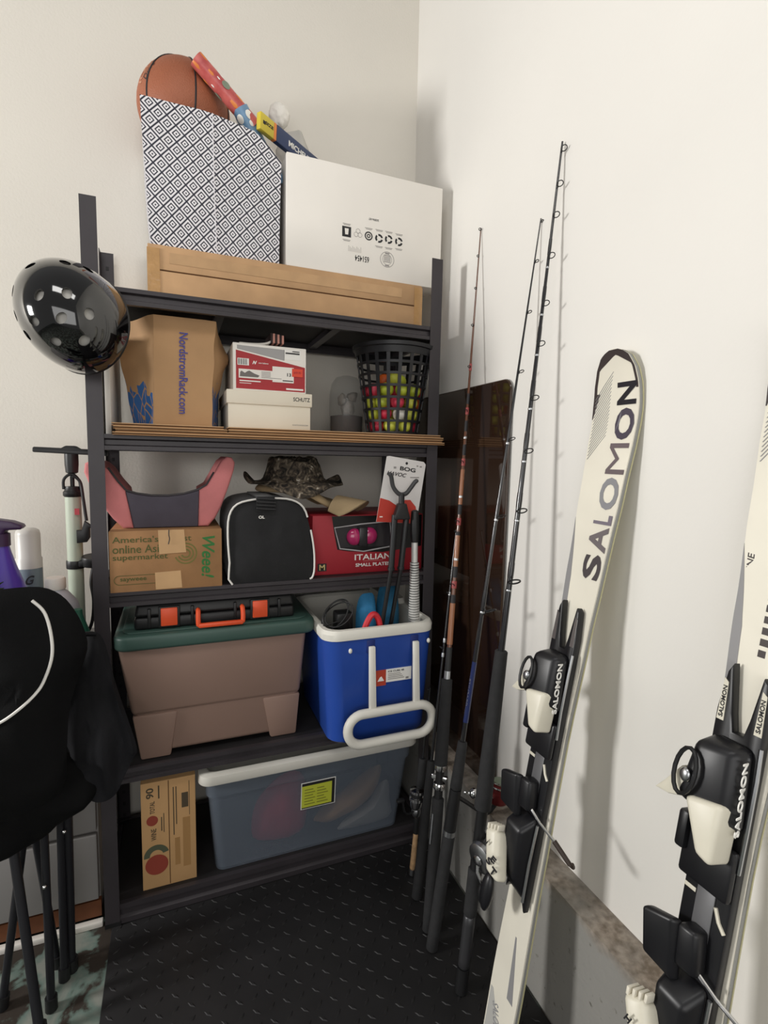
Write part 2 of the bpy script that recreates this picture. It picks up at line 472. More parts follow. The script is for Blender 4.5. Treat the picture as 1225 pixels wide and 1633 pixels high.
def bin_wall(off):
    g = [[mbn.bm.verts.new(bin_pt(4 * i / NU, j / NV, off)) for j in range(NV + 1)] for i in range(NU)]
    for i in range(NU):
        for j in range(NV):
            f = mbn.bm.faces.new((g[i][j], g[(i + 1) % NU][j], g[(i + 1) % NU][j + 1], g[i][j + 1]))
            uvs = [(i, j), (i + 1, j), (i + 1, j + 1), (i, j + 1)]
            for lp, (a, b) in zip(f.loops, uvs): lp[uvl].uv = bin_uv(a, b)
    return g
ga = bin_wall(0); gb = bin_wall(.006)
for i in range(NU):
    k = (i + 1) % NU
    mbn.bm.faces.new((ga[i][NV], ga[k][NV], gb[k][NV], gb[i][NV]))
mbn.bm.faces.new([ga[i][0] for i in range(NU)][::-1])
obj('fabric_wall', mbn, m_diamond(), bn, 50)
seam = [bin_pt(.49, v / 14) for v in range(15)]
obj('seam', MB().tube([(a, b - .0012, c) for a, b, c in seam], .0011, 5), mat('white_thread', 'dedade', .8), bn)
obj('bottom_board', MB().box(0.4597, 0.7827, .124, .378, ZC + .001, ZC + .006), m_ink, bn)

# basketball
m_ball = mat('basketball_leather', '9a5a3e', .55, var=(7, .12), bump=(260, .8))
bc = Vector((0.5473, 0.2604, 2.2089)); BR = .1235
bk = thing('basketball', 'worn brown basketball with black seams sitting in the patterned bin', 'ball', bc - Vector((0, 0, BR)))
obj('ball_skin', MB().ball(bc, BR, 48, 32), m_ball, bk)
ax = Vector((.04, -.18, 1)).normalized(); e1 = Vector((1, 0, 0)) - ax * ax.x; e1.normalize(); e2 = ax.cross(e1)
for az in (78, 140, 22):
    d = e1 * math.cos(math.radians(az)) - e2 * math.sin(math.radians(az))
    obj('seam', MB().tube([bc + (ax * math.cos(a) + d * math.sin(a)) * BR * 1.0 for a in [2 * PI * k / 64 for k in range(64)]], .0024, 6, True), m_ink, bk)
def on_ball(u, q, c0=(-58, 28)):
    return u, q
d0 = Vector((-.72, -.62, .30)).normalized()
rt = Vector((.28, -.3, .9)).normalized(); rt = (rt - d0 * rt.dot(d0)).normalized(); upv = d0.cross(rt)
t1 = txt(bk, 'Drive', m_ink, bc + d0 * BR * .992, .05, .016, rt, upv, shear=.3)
t2 = txt(bk, 'ION', mat('pale_print', 'b98468', .6), bc + (d0 - upv * -.18).normalized() * BR * .99, .07, .02, rt, upv, bold=.01)

for t_ in (t1, t2):
    off_ = Vector((0, 0, BR))
    for v in t_.data.vertices:
        q_ = v.co - off_
        v.co = off_ + q_.normalized() * (BR + .0006)

# gift wrap rolls, wiper pack, white tissue
m_redwrap = mat('red_gift_wrap', 'b33f45', .3, var=(28, .2), col2='cf6e66')
m_bluewrap = mat('blue_gift_wrap', '6d8fae', .35, var=(40, .08))
def roll(name, label, a, b, r, m, marks):
    a, b = Vector(a), Vector(b); L = (b - a).length; q = (b - a).to_track_quat('Z', 'Y').to_matrix()
    o = thing(name, label, 'gift wrap', b)
    obj('paper', MB().lathe([(r * .72, .004), (r * .72, 0), (r, 0), (r, L), (r * .72, L), (r * .72, L - .004)], a, 20, q, cap=False), m, o)
    obj('core', MB().lathe([(r * .7, .003), (r * .7, L - .003)], a, 16, q), m_kraft, o)
    for (s_, ang, kind, mm, sz) in marks:
        p = a + (b - a) * s_
        n_ = q @ Vector((math.cos(ang), math.sin(ang), 0))
        tx = q @ Vector((0, 0, 1)); ty = n_.cross(tx)
        Mx = Matrix((tx, ty, n_)).transposed()
        if kind == 'o': mb = MB().ball(p + n_ * r * .985, (sz, sz * .85, .0012), 12, 6, Mx)
        else:
            mb = MB().ball(p + n_ * r * .985, (sz * 1.5, sz * .55, .0012), 5, 4, Mx)
        obj('printed_motif', mb, mm, o)
    return o
m_or = mat('orange_print', 'd9803f', .4); m_gr = mat('grey_green_print', '7f8a78', .4); m_snow = mat('white_print', 'e8e6e0', .4)
fr = -PI / 2
roll('gift_wrap_roll', 'red holiday gift wrap roll leaning across the basketball', (.574, .128, 2.270), (.726, .150, 2.152), .0205, m_redwrap,
     [(.06, a_, 'd', m_or, .009) for a_ in (1.2, 2.6, 4.2, 5.6)] + [(.24, a_, 'd', m_or, .007) for a_ in (.4, 1.9, 3.4, 5.0)] + [(.34, a_, 'd', m_snow, .004) for a_ in (.4, 1.3, 2.2, 3.1, 4.4, 5.6)] +
     [(.45, a_, 'o', m_gr, .012) for a_ in (.8, 2.9, 5.1)] + [(.66, a_, 'd', m_or, .010) for a_ in (.2, 1.4, 2.5, 3.8, 5.3)])
roll('gift_wrap_roll', 'pale blue gift wrap roll with white snow figures beside the red roll', (.686, .143, 2.186), (.80, .185, 2.03), .0225, m_bluewrap,
     [(.12, a_, 'o', m_snow, .012) for a_ in (.5, 1.8, 3.1, 4.4, 5.6)] + [(.22, a_, 'o', m_snow, .008) for a_ in (.7, 2.0, 3.3, 4.6, 5.8)] + [(.14, a_, 'o', m_ink, .003) for a_ in (.6, 1.9, 3.2, 4.5, 5.7)] + [(.34, a_, 'o', m_snow, .010) for a_ in (.2, 1.3, 2.5, 3.8, 5.1)])
wp = thing('wiper_blade_pack', 'yellow and navy wiper blade packet sticking out beside the white box', 'packet', (.95, .19, 2.06))
A = Vector((.731, .112, 2.150)); B = Vector((.940, .262, 2.140))
tx = (B - A).normalized(); ty = Vector((0, -1, 0)); ty = (ty - tx * ty.dot(tx)).normalized(); tz = tx.cross(ty)
if tz.z < 0: tz = -tz
def wpbox(a, b, h, d, off=0):
    P = []
    for zz in (-h, h):
        for uu, dd in ((a, -d), (b, -d), (b, d), (a, d)): P.append(A + tx * uu + tz * zz + ty * (dd + off))
    return MB().hexa(P, .002)
LW = (B - A).length
obj('navy_sleeve', wpbox(.062, LW, .0225, .008), mat('navy_print', '2c3a5c', .35), wp)
obj('orange_band', wpbox(.052, .062, .0225, .008), m_or, wp)
obj('yellow_header', wpbox(0, .052, .0225, .008), mat('yellow_print', 'c9b53c', .35, var=(20, .1)), wp)
obj('hang_hole', wpbox(.008, .02, .006, .0083), m_ink, wp)
txt(wp, 'SIZE', m_ink, A + tx * .033 + ty * .0083 + tz * .002, .03, .008, tx, tz, bold=.02)
txt(wp, 'MICHELIN', m_snow, A + tx * .16 + ty * .0083 - tz * .002, .1, .016, tx, tz, bold=.02)
def crump(c, r, a=.25, f=14):
    def g(p):
        return 1 + a * noise.noise(Vector(c) * 7 + p * f * .12) + a * .5 * noise.noise(Vector(c) * 3 + p * f * .3)
    return g
ts = MB()
ts.ball((.822, .305, 2.292), (.031, .027, .035), 40, 26, None, lambda p: 1 + .10 * noise.noise(p * 2.1 + Vector((3, 1, 2))) + .10 * abs(noise.noise(p * 5.5)) + .05 * noise.noise(p * 11))
single('tissue_ball', ts, mat('white_tissue', 'ece8e0', .75, bump=(120, .5)), (.822, .305, 2.257), 'crumpled white tissue puff above the wiper packet', 'tissue')
pb = MB()
pb.lathe([(.004, 0), (.06, .002), (.062, .16), (.06, .3), (.05, .40), (.034, .462), (.006, .474)], (.868, .30, ZC), 28, None)
pb.jit(lambda v: v + Vector((noise.noise(v * 22), noise.noise(v * 22 + Vector((5, 0, 0))), noise.noise(v * 18 + Vector((0, 9, 0))))) * .014 if v.z > ZC + .02 else v)
single('plastic_bag', pb, mat('frosted_plastic', 'd9d6cf', .25, trans=.35, ior=1.2, bump=(60, .6)), (.868, .30, ZC), 'crumpled clear plastic bag rising behind the white box', 'bag')

# white box with recycling marks
wb = thing('white_box', 'large white cardboard box with recycling marks on the top shelf', 'box', (1.05, .235, ZC))
YB = .105
obj('box_body', MB().box(0.8059, 1.2936, YB, .20, ZC, 2.0844, .002), m_white, wb)
obj('box_seam', MB().box(0.807, 1.2925, YB + .06, YB + .063, 2.0846, 2.0851), m_grey_ink, wb, 0)
def qx(px): return 0.9822 + (px - 543) * 0.00196       # print positions along the front
def qz(px, py): return 1.9028 - (py - 365 - (px - 543) * .135) * 0.00194
def rec(px, py, r):
    cx, cz = qx(px), qz(px, py)
    for a in (0, 120, 240): ringplate(wb, 'recycling_mark', m_ink, cx, cz, r * .55, r, YB, a + 15, a + 105)
cx, cz = qx(543), qz(543, 365)
plate(wb, 'square_mark', m_ink, cx - .0135, cx + .0135, cz - .0145, cz + .0145, YB)
poly(wb, 'cup_mark', m_white, [(cx - .0045, cz - .008), (cx + .0045, cz - .008), (cx + .006, cz + .009), (cx - .006, cz + .009)], YB - .0006)
cx, cz = qx(561), qz(561, 367)
for a in (90, 210, 330):
    ringplate(wb, 'leaf_mark', m_grey_ink, cx + .007 * math.cos(math.radians(a)), cz + .007 * math.sin(math.radians(a)), .0058, .0067, YB)
cx, cz = qx(578), qz(578, 370)
ringplate(wb, 'round_mark', m_ink, cx, cz, .009, .0125, YB); ringplate(wb, 'round_mark', m_ink, cx, cz, .003, .0058, YB)
for px, py in ((595, 373), (611, 374), (628, 377)): rec(px, py, .0125)
for px, py in ((543, 354), (578, 359), (595, 361), (611, 363), (628, 366), (543, 377), (595, 385), (611, 387), (628, 388)):
    cx, cz = qx(px), qz(px, py)
    bars(wb, 'fine_print', m_grey_ink, [(cx - .012, cx + .012, cz, cz + .0013), (cx - .009, cx + .010, cz - .003, cz - .0017)], YB)
txt(wb, '2620056-1427', m_ink, (qx(586), YB, qz(586, 346)), .032, .006, (-1, 0, 0), (0, 0, -1))
txt(wb, '651454', m_ink, (qx(568), YB, qz(568, 404)), .044, .0165, (-1, 0, 0), (0, 0, -1), bold=.01)
bars(wb, 'faint_stamp', mat('faint_ink', 'c4bfb9', .7), [(qx(546) + k * .0042, qx(546) + k * .0042 + .0018, qz(556, 392) - .004, qz(556, 392) + .012 - .003 * (k % 3)) for k in range(10)], YB)
cx, cz = qx(609), qz(609, 404)
ringplate(wb, 'round_stamp', m_grey_ink, cx, cz, .0215, .0228, YB); ringplate(wb, 'round_stamp', m_grey_ink, cx, cz, .0145, .0153, YB)
bars(wb, 'stamp_print', m_grey_ink, [(cx - .011, cx + .011, cz - .008 + k * .0045, cz - .006 + k * .0045) for k in range(5)] + [(cx - .007, cx + .007, cz + .016, cz + .0195), (cx - .007, cx + .007, cz - .0195, cz - .016)], YB)

# ------------------------------------------------------------------ helmet on the front left post
m_gloss = mat('gloss_black_shell', '070708', .08, coat=1, spec=.6)
hz = Vector((-.52, -.82, .20)).normalized()          # crown direction
hy = Vector((.62, 0, -.78)); hy = (hy - hz * hy.dot(hz)).normalized(); hx = hy.cross(hz)
HM = Matrix((hx, hy, hz)).transposed()
hc = Vector((.305, -.068, 1.540))
hm = thing('helmet', 'glossy black skate helmet with round vents hung on the left post', 'helmet', hc, HM)
def hel(p, k=1.0, ext=0):
    return Vector((p.x * .104 * k, p.y * .130 * k, p.z * .116 * k))
def dome(k, low=-.28, nu=64, nv=26):
    def f(u, v):
        th = 2 * PI * u
        lo = low + .10 * math.cos(th) * 0 + (-.22 if math.sin(th) < 0 else 0) * abs(math.sin(th)) ** 2
        ph = v * math.acos(max(-1, lo))
        p = Vector((math.cos(th) * math.sin(ph), math.sin(th) * math.sin(ph), math.cos(ph)))
        if p.z < 0: p.x /= max(.9, math.sqrt(1 - p.z * p.z))
        return hel(p, k)
    mb = MB()
    top = mb.bm.verts.new(f(0, 0))
    g = [[mb.bm.verts.new(f(i / nu, j / nv)) for j in range(1, nv + 1)] for i in range(nu)]
    for i in range(nu):
        q = (i + 1) % nu
        mb.bm.faces.new((top, g[i][0], g[q][0]))
        for j in range(nv - 1): mb.bm.faces.new((g[i][j], g[i][j + 1], g[q][j + 1], g[q][j]))
    return mb, g
mo, go = dome(1.0)
mi, gi = dome(.965)
# join outer and inner skins to one closed shell, then cut the vents
base = len(mo.bm.verts)
im = bpy.data.meshes.new('tmp'); mi.bm.to_mesh(im)
mo.bm.verts.ensure_lookup_table()
rim_o = [[(v.co.copy()) for v in col] for col in go]
mo.bm.from_mesh(im)
for v in list(mo.bm.verts): pass
mo.bm.verts.ensure_lookup_table()
nring = 26
def vid(b, i, j): return b + 1 + i * nring + (j - 1)
for i in range(64):
    q = (i + 1) % 64
    a, b = mo.bm.verts[vid(0, i, nring)], mo.bm.verts[vid(0, q, nring)]
    c, d = mo.bm.verts[vid(base, i, nring)], mo.bm.verts[vid(base, q, nring)]
    mo.bm.faces.new((a, c, d, b))
bmesh.ops.recalc_face_normals(mo.bm, faces=mo.bm.faces[:])
cut = MB()
# vents: (azimuth deg around the crown, polar deg, length, width, twist)
for n_ in ((-.140, -.526, .839), (-.688, -.386, .614), (-.90, -.30, .31), (-.078, .150, .986), (-.499, .282, .820), (.332, .362, .871), (-.146, .568, .810),
           (-.563, .605, .563), (.287, .702, .652), (-.156, .866, .475), (.45, -.40, .80), (.75, .25, .61), (.72, -.1, .69)):
    n_ = Vector(n_).normalized(); ln, wd = .0125, .0095
    p = hel(n_); N = Vector((n_.x / .104, n_.y / .130, n_.z / .116)).normalized()
    t_ = Vector((0, 0, 1)).cross(N).normalized(); b_ = N.cross(t_)
    Mx = Matrix((t_ * ln, b_ * wd, N * .02)).transposed()
    cut.lathe([(1, -1), (1, 1)], p, 16, Mx)
cm = bpy.data.meshes.new('cut'); bmesh.ops.recalc_face_normals(cut.bm, faces=cut.bm.faces[:]); cut.bm.to_mesh(cm)
co = bpy.data.objects.new('cut', cm); COL.objects.link(co)
sm_ = bpy.data.meshes.new('shell'); mo.bm.to_mesh(sm_)
so = bpy.data.objects.new('shell_tmp', sm_); COL.objects.link(so)
md = so.modifiers.new('b', 'BOOLEAN'); md.operation = 'DIFFERENCE'; md.object = co; md.solver = 'EXACT'
dg = bpy.context.evaluated_depsgraph_get(); dg.update()
shell = bpy.data.meshes.new_from_object(so.evaluated_get(dg))
bpy.data.objects.remove(so); bpy.data.objects.remove(co)
shell.name = 'shell'; shell.materials.clear()
finish('shell', shell, m_gloss, hm, 40, True)
ml, gl = dome(.90)
obj('foam_liner', ml, mat('white_foam', 'c9c6c0', .9, var=(60, .05)), hm, 60, True)
rimp = [Vector(go_) for go_ in [tuple(x * .983 for x in col[-1]) for col in rim_o]]
obj('edge_trim', MB().tube(rimp, .004, 6, True), m_black, hm, 60, True)
obj('rear_pad', MB().grid(lambda u, v: hel(Vector((math.cos(-PI * (.22 + .56 * u)) * .93, math.sin(-PI * (.22 + .56 * u)) * .93, -.42 - .26 * v * math.sin(PI * u))), 1), 16, 6), mat('brown_black_pad', '241a17', .6), hm, 60, True)

# ------------------------------------------------------------------ second shelf
def sheet(x0, x1, z, y0, y1, h, label, tongue=None, wob=0):
    o = thing('cardboard_sheet', label, 'cardboard', ((x0 + x1) / 2, (y0 + y1) / 2, z), group='flattened cardboard on the second shelf')
    def outl(d):
        if tongue: return [(x0 + d, y0 + d), (tongue - d, y0 + d), (tongue - d, -.004 - d), (x1 - d, -.004), (x1 - d, y1 - d), (x0 + d, y1 - d)]
        return [(x0 + d, y0 + d), (x1 - d, y0 + d), (x1 - d, y1 - d), (x0 + d, y1 - d)]
    obj('liner', MB().prism(outl(0), 'z', z, z + h * .3), m_kraft2, o, 0)
    obj('liner', MB().prism(outl(wob), 'z', z + h * .7, z + h), m_kraft, o, 0)
    obj('fluting', MB().prism(outl(.0035), 'z', z + h * .3, z + h * .7), m_flute, o, 0)
    return o
hs = .0072
sheet(.366, 1.205, Z2 + .0005, -.016, .33, hs, 'bottom sheet of the flattened cardboard stack under the paper bag', 1.262)
sheet(.372, 1.205, Z2 + .0005 + hs, -.012, .33, hs, 'second sheet from the bottom of the flattened cardboard stack', 1.256)
sheet(.368, .630, Z2 + .0006 + 2 * hs, -.015, .31, hs, 'short cardboard sheet under the paper bag, third from the bottom', None)
sheet(.364, .622, Z2 + .0007 + 3 * hs, -.010, .31, hs, 'short topmost cardboard sheet directly under the paper bag', None)
sheet(.633, 1.205, Z2 + .0006 + 2 * hs, -.014, .33, hs, 'cardboard sheet under the shoe boxes, below the topmost one', 1.259)
sheet(.634, 1.205, Z2 + .0007 + 3 * hs, -.012, .33, hs, 'topmost cardboard sheet under the shoe boxes and black basket', 1.250)
ZS = Z2 + .001 + 4 * hs
for xa, xb, lb in ((.3325, .3405, 'outer white board standing on edge beside the paper bag'), (.346, .3585, 'inner white board standing on edge beside the paper bag')):
    pn = MB().box(xa, xb, .045, .325, Z2 + .002, Z2 + .25, .001)
    single('foam_board', pn, m_white, ((xa + xb) / 2, .185, Z2 + .002), lb, 'board', 'white boards beside the paper bag')

# paper shopping bag
def m_bag():
    m = mat('brown_paper', 'b18b63', .75, var=(9, .07), bump=(35, .35))
    n, l = nodes_of(m); b = n['Principled BSDF']; src = b.inputs['Base Color'].links[0].from_socket
    uv = n.new('ShaderNodeUVMap'); sp = n.new('ShaderNodeSeparateXYZ'); l.new(uv.outputs[0], sp.inputs[0])
    t = n.new('ShaderNodeTexNoise'); t.inputs['Scale'].default_value = 1; t.inputs['Detail'].default_value = 1
    vm_ = n.new('ShaderNodeVectorMath'); vm_.operation = 'MULTIPLY'; vm_.inputs[1].default_value = (2.2, 5, 1); l.new(uv.outputs[0], vm_.inputs[0]); l.new(vm_.outputs[0], t.inputs['Vector'])
    hgt = math_node(n, l, 'ADD', sp.outputs[1], math_node(n, l, 'MULTIPLY', t.outputs['Fac'], .5))
    low = math_node(n, l, 'LESS_THAN', hgt, .60)
    side = math_node(n, l, 'GREATER_THAN', math_node(n, l, 'ABSOLUTE', sp.outputs[0]), 1.12)
    v = n.new('ShaderNodeTexVoronoi'); v.feature = 'DISTANCE_TO_EDGE'; v.inputs['Scale'].default_value = 1.1
    l.new(vm_.outputs[0], v.inputs['Vector'])
    vein = math_node(n, l, 'GREATER_THAN', v.outputs['Distance'], .035)
    f = math_node(n, l, 'MULTIPLY', math_node(n, l, 'MULTIPLY', low, side), vein)
    mx = n.new('ShaderNodeMix'); mx.data_type = 'RGBA'; l.new(f, mx.inputs['Factor']); l.new(src, mx.inputs[6])
    mx.inputs[7].default_value = (*lin('33639f'), 1); l.new(mx.outputs[2], b.inputs['Base Color'])
    return m
bg_ = thing('paper_bag', 'brown paper shopping bag with blue print and vertical lettering', 'bag', (.53, .17, ZS))
H0 = 1.592 - ZS
def bag_ring(v):
    fl = Vector((.456 + .004 * v, .046)); fr_ = Vector((.600 + .006 * v, .046))
    lm = Vector((.404 - .034 * min(1, v * 1.3), .13)); rm = Vector((.616 + .030 * max(0, min(1, (v - .33) / .35)), .13))
    bl = Vector((.40, .29)); br = Vector((.63, .29))
    if v > .8:
        rm.x -= (v - .8) * .08; 
    return [fl, fr_, rm, br, bl, lm]
mb = MB(); uvl = mb.bm.loops.layers.uv.new('UVMap'); NS, NVB = 7, 16
def ring_pts(v):
    R = bag_ring(v); out = []
    for k in range(6):
        a, b = R[k], R[(k + 1) % 6]
        for s_ in range(NS):
            t = s_ / NS; p = a + (b - a) * t
            top = 1.0
            zt = H0 * v
            # right and left gussets end lower and slump
            if v > .6: zt -= (v - .6) * .09 * max(0, min(1, (p.x - .605) / .03)) + (v - .6) * .03 * max(0, min(1, (.45 - p.x) / .04))
            wr = .0075 * (0.25 if k == 0 else 1) * noise.noise(Vector((p.x * 16, p.y * 14, v * 4.3)))
            nx, ny = (b - a).y, -(b - a).x; ln = math.hypot(nx, ny)
            out.append((p.x + nx / ln * wr, p.y + ny / ln * wr, ZS + .0005 + zt))
    return out
G = [[mb.bm.verts.new(p) for p in ring_pts(j / NVB)] for j in range(NVB + 1)]
NT = 6 * NS
for j in range(NVB):
    for i in range(NT):
        k = (i + 1) % NT
        f = mb.bm.faces.new((G[j][i], G[j][k], G[j + 1][k], G[j + 1][i]))
        def U(ii):
            s_ = ii / NS                      # 0..6, 0-1 front
            return (s_ - .5) * 2 if s_ <= 3.5 else (s_ - 6.5) * 2
        for lp, (ii, jj) in zip(f.loops, ((i, j), (i + 1, j), (i + 1, j + 1), (i, j + 1))):
            lp[uvl].uv = (U(ii), jj / NVB)
mb.bm.faces.new(G[0][::-1])
inner = [[mb.bm.verts.new((p[0] * .985 + .53 * .015, p[1] * .985 + .17 * .015, p[2])) for p in ring_pts(j / NVB)] for j in (NVB, NVB - 3)]
for i in range(NT):
    k = (i + 1) % NT
    mb.bm.faces.new((G[NVB][i], G[NVB][k], inner[0][k], inner[0][i])); mb.bm.faces.new((inner[0][i], inner[0][k], inner[1][k], inner[1][i]))
mb.bm.faces.new(inner[1])
obj('bag_paper', mb, m_bag(), bg_, 30)
txt(bg_, 'NordstromRack.com', mat('blue_violet_ink', '40418f', .6), (.528, .0435, 1.452), .205, .021, (-.02, 0, -1), (1, 0, -.02), bold=.008)

# shoe boxes
YS = .04
s1 = thing('shoe_box', 'cream shoe box with black lettering under the red shoe box', 'shoe box', (.75, .19, ZS))
m_cream = mat('cream_card', 'ddd4c2', .6, var=(5, .03))
obj('box_body', MB().box(.638, .862, YS + .003, .345, ZS, 1.392, .0015), m_cream, s1)
obj('lid', MB().box(.634, .866, YS - .001, .348, 1.384, 1.4205, .002), m_cream, s1)
txt(s1, 'SCHUTZ', m_ink, (.836, YS - .001, 1.4035), .047, .011, bold=.012)
txt(s1, 'SCHUTZ-SHOES.COM', m_grey_ink, (.833, YS + .003, 1.333), .044, .0035)
YN = .052
s2 = thing('shoe_box', 'red and white athletic shoe box on top of the cream shoe box', 'shoe box', (.755, .2, 1.421))
ZN0, ZN1 = 1.4215, 1.5455
obj('box_body', MB().box(.652, .851, YN, .345, ZN0, ZN1, .0015), m_white, s2)
m_nred = mat('crimson_print', 'a3262c', .5)
poly(s2, 'red_panel', m_nred, [(.660, ZN0 + .004), (.848, ZN0 + .004), (.848, ZN1 - .052), (.660, ZN1 - .019)], YN)
poly(s2, 'grey_wedge', mat('silver_print', '9d9b9a', .4), [(.663, ZN1 - .006), (.790, ZN1 - .008), (.790, ZN1 - .037), (.663, ZN1 - .016)], YN)
plate(s2, 'price_label', m_snow, .789, .835, ZN1 - .034, ZN1 - .006, YN)
plate(s2, 'white_strip', m_white, .667, .816, ZN0 + .032, ZN0 + .056, YN - .0006)
plate(s2, 'white_strip', m_white, .757, .816, ZN0 + .027, ZN0 + .069, YN - .0009)
plate(s2, 'barcode_field', m_snow, .664, .694, ZN0 + .066, ZN0 + .084, YN - .0006)
bars(s2, 'barcode', m_ink, [(.666 + k * .0021, .6672 + k * .0021 - .0004 * (k % 3), ZN0 + .0675, ZN0 + .0825) for k in range(12)], YN - .0012)
plate(s2, 'orange_sticker', mat('orange_sticker', 'd8452c', .5), .811, .841, ZN0 + .045, ZN0 + .067, YN - .0015)
txt(s2, '$49.95', m_nred, (.826, YN - .0021, ZN0 + .056), .02, .007)
txt(s2, 'N', m_snow, (.709, YN - .0006, ZN0 + .075), .012, .009, bold=.05, shear=.4)
txt(s2, 'new balance', m_snow, (.733, YN - .0006, ZN0 + .075), .026, .004, bold=.01)
txt(s2, '13', m_ink, (.803, YN - .0015, ZN0 + .049), .011, .009, bold=.02)
bars(s2, 'fine_print', m_grey_ink, [(.727, .752 + .03 * (k == 0), ZN0 + .036 + k * .0038, ZN0 + .0374 + k * .0038) for k in range(5)], YN - .0012)
bars(s2, 'fine_print', m_ink, [(.793, .832, ZN1 - .018, ZN1 - .0145), (.785, .814, ZN0 + .031, ZN0 + .0335), (.812, .832, ZN1 - .0115, ZN1 - .0095)], YN - .0014)
bars(s2, 'fine_print', m_snow, [(.669, .725, ZN0 + .0235, ZN0 + .0265), (.669, .7, ZN0 + .018, ZN0 + .0195), (.795, .843, ZN0 + .008, ZN0 + .0125)], YN - .0006)
sh = MB()
sh.prism([(.670, ZN0 + .036), (.718, ZN0 + .036), (.722, ZN0 + .041), (.708, ZN0 + .0455), (.695, ZN0 + .0525), (.690, ZN0 + .0505), (.683, ZN0 + .0455), (.674, ZN0 + .051), (.671, ZN0 + .047)], 'y', YN - .0018, YN - .0012)
obj('shoe_picture', sh, mat('shoe_print', '6f6a66', .6), s2, 0)
# sandal lying on the red shoe box
sd = thing('sandal', 'white sandal with red striped strap on the red shoe box', 'sandal', (.76, .15, ZN1))
so_ = bez([(.672, 0, ZN1 + .004), (.715, 0, ZN1 + .005), (.745, 0, ZN1 + .010), (.765, 0, ZN1 + .020), (.79, 0, ZN1 + .024)], 5)
sp_ = [(p.x, p.z - .003) for p in so_] + [(p.x, p.z + .003) for p in so_[::-1]]
obj('sole', MB().prism(sp_, 'y', .075, .16, .001), m_white, sd)
m_str = [mat('strap_dark', '3a2b2a', .7), mat('strap_rose', 'd99c8d', .7)]
for k in range(6):
    x = .756 + k * .0062
    obj('strap_band', MB().box(x, x + .0058, .072, .163, ZN1 + .012, ZN1 + .039 - .0008 * k, .001), m_str[k % 2], sd)

# glass jar
jr = thing('glass_jar', 'clear glass jar with dark filling standing behind the shoe boxes', 'jar', (1.03, .235, ZS))
m_glass = mat('thin_glass', '9a9b98', .05, alpha=.22, spec=.8)
pr = [(.0, .002), (.05, .002), (.056, .01), (.057, .09), (.0565, .13), (.05, .165), (.036, .186), (.012, .193), (0, .194)]
obj('glass_shell', MB().lathe(pr, (1.03, .235, ZS), 36), m_glass, jr, 60)
obj('dark_filling', MB().lathe([(0, .005), (.05, .006), (.052, .012), (.0525, .062), (.03, .066), (0, .064)], (1.03, .235, ZS), 28), mat('dark_red_filling', '2a1614', .7, var=(60, .4)), jr, 60)
wl = MB().ball((1.035, .235, ZS + .088), (.021, .02, .026), 20, 12, None, crump((4, 1, 2), .03, .35, 16))
wl.ball((1.012, .23, ZS + .115), (.013, .02, .02), 16, 10, None, crump((7, 1, 2), .03, .4, 16)).ball((1.048, .23, ZS + .125), (.016, .02, .016), 16, 10, None, crump((2, 9, 2), .03, .4, 16))
obj('white_stones', wl, mat('pale_stone', '8d857c', .7, var=(50, .3)), jr, 60)

# golf ball basket
BX, BY = 1.134, .092
bs = thing('ball_basket', 'black plastic lattice basket full of coloured golf balls', 'basket', (BX, BY, ZS))
BH = .262
def brad(h): return .079 + (.1195 - .079) * h / BH
m_bk = mat('black_basket_plastic', '1d1d20', .42, var=(30, .1))
def bring(h, t, hh):
    return MB().lathe([(brad(h) - t, h), (brad(h) + .001, h), (brad(h + hh) + .001, h + hh), (brad(h + hh) - t, h + hh), (brad(h) - t, h)], (BX, BY, ZS), 36, cap=False)
obj('rim', MB().lathe([(brad(.232) - .001, .232), (brad(.232) + .002, .232), (brad(.25) + .003, .250), (brad(.25) + .008, .252), (brad(.262) + .008, .262), (brad(.262) - .002, .262), (brad(.25) - .002, .25), (brad(.232) - .001, .232)], (BX, BY, ZS), 40, cap=False), m_bk, bs)
for h in (.0015, .036, .070, .104, .138, .172, .204): obj('ring', bring(h, .003, .007), m_bk, bs)
for k in range(20):
    a = 2 * PI * k / 20 + .1; c, s_ = math.cos(a), math.sin(a); e = Vector((-s_, c, 0)) * .0042; n_ = Vector((c, s_, 0))
    b0 = Vector((BX, BY, ZS)) + n_ * brad(0); b1 = Vector((BX, BY, ZS + BH - .008)) + n_ * brad(BH - .008)
    o3 = n_ * .0032
    obj('slat', MB().hexa([b0 - e, b0 - e - o3, b0 + e - o3, b0 + e, b1 - e * 1.3, b1 - e * 1.3 - o3, b1 + e * 1.3 - o3, b1 + e * 1.3]), m_bk, bs, 0)
obj('base_disc', MB().lathe([(0, .0008), (brad(0), .0008), (brad(0), .004), (0, .004)], (BX, BY, ZS), 30), m_bk, bs)
GR = .0208
gcols = [('yellow', 'b9c23c'), ('yellow', 'c6c84a'), ('yellow', 'a9b338'), ('red', 'bf2b42'), ('red', 'c93a50'), ('orange', 'd8662c'), ('white', 'cfcabf')]
gmesh = {}
for cn, hx_ in gcols:
    me = bpy.data.meshes.new('golf_ball'); b_ = MB().ball((0, 0, 0), GR, 20, 12); b_.bm.to_mesh(me); b_.bm.free()
    me.polygons.foreach_set('use_smooth', [True] * len(me.polygons)); me.materials.append(mat('golf_' + hx_, hx_, .35, bump=(900, .25))); gmesh[hx_] = me
rg = random.Random(5)
lay = [(.026, 5), (.061, 6), (.096, 6), (.131, 7)]
def gball(x, y, z):
    cn, hx_ = rg.choice(gcols)
    o = bpy.data.objects.new('golf_ball', gmesh[hx_]); COL.objects.link(o); o.location = (x, y, z)
    tag(o, cn + ' golf ball inside the black lattice basket', 'golf ball', cn + ' golf balls in the basket')
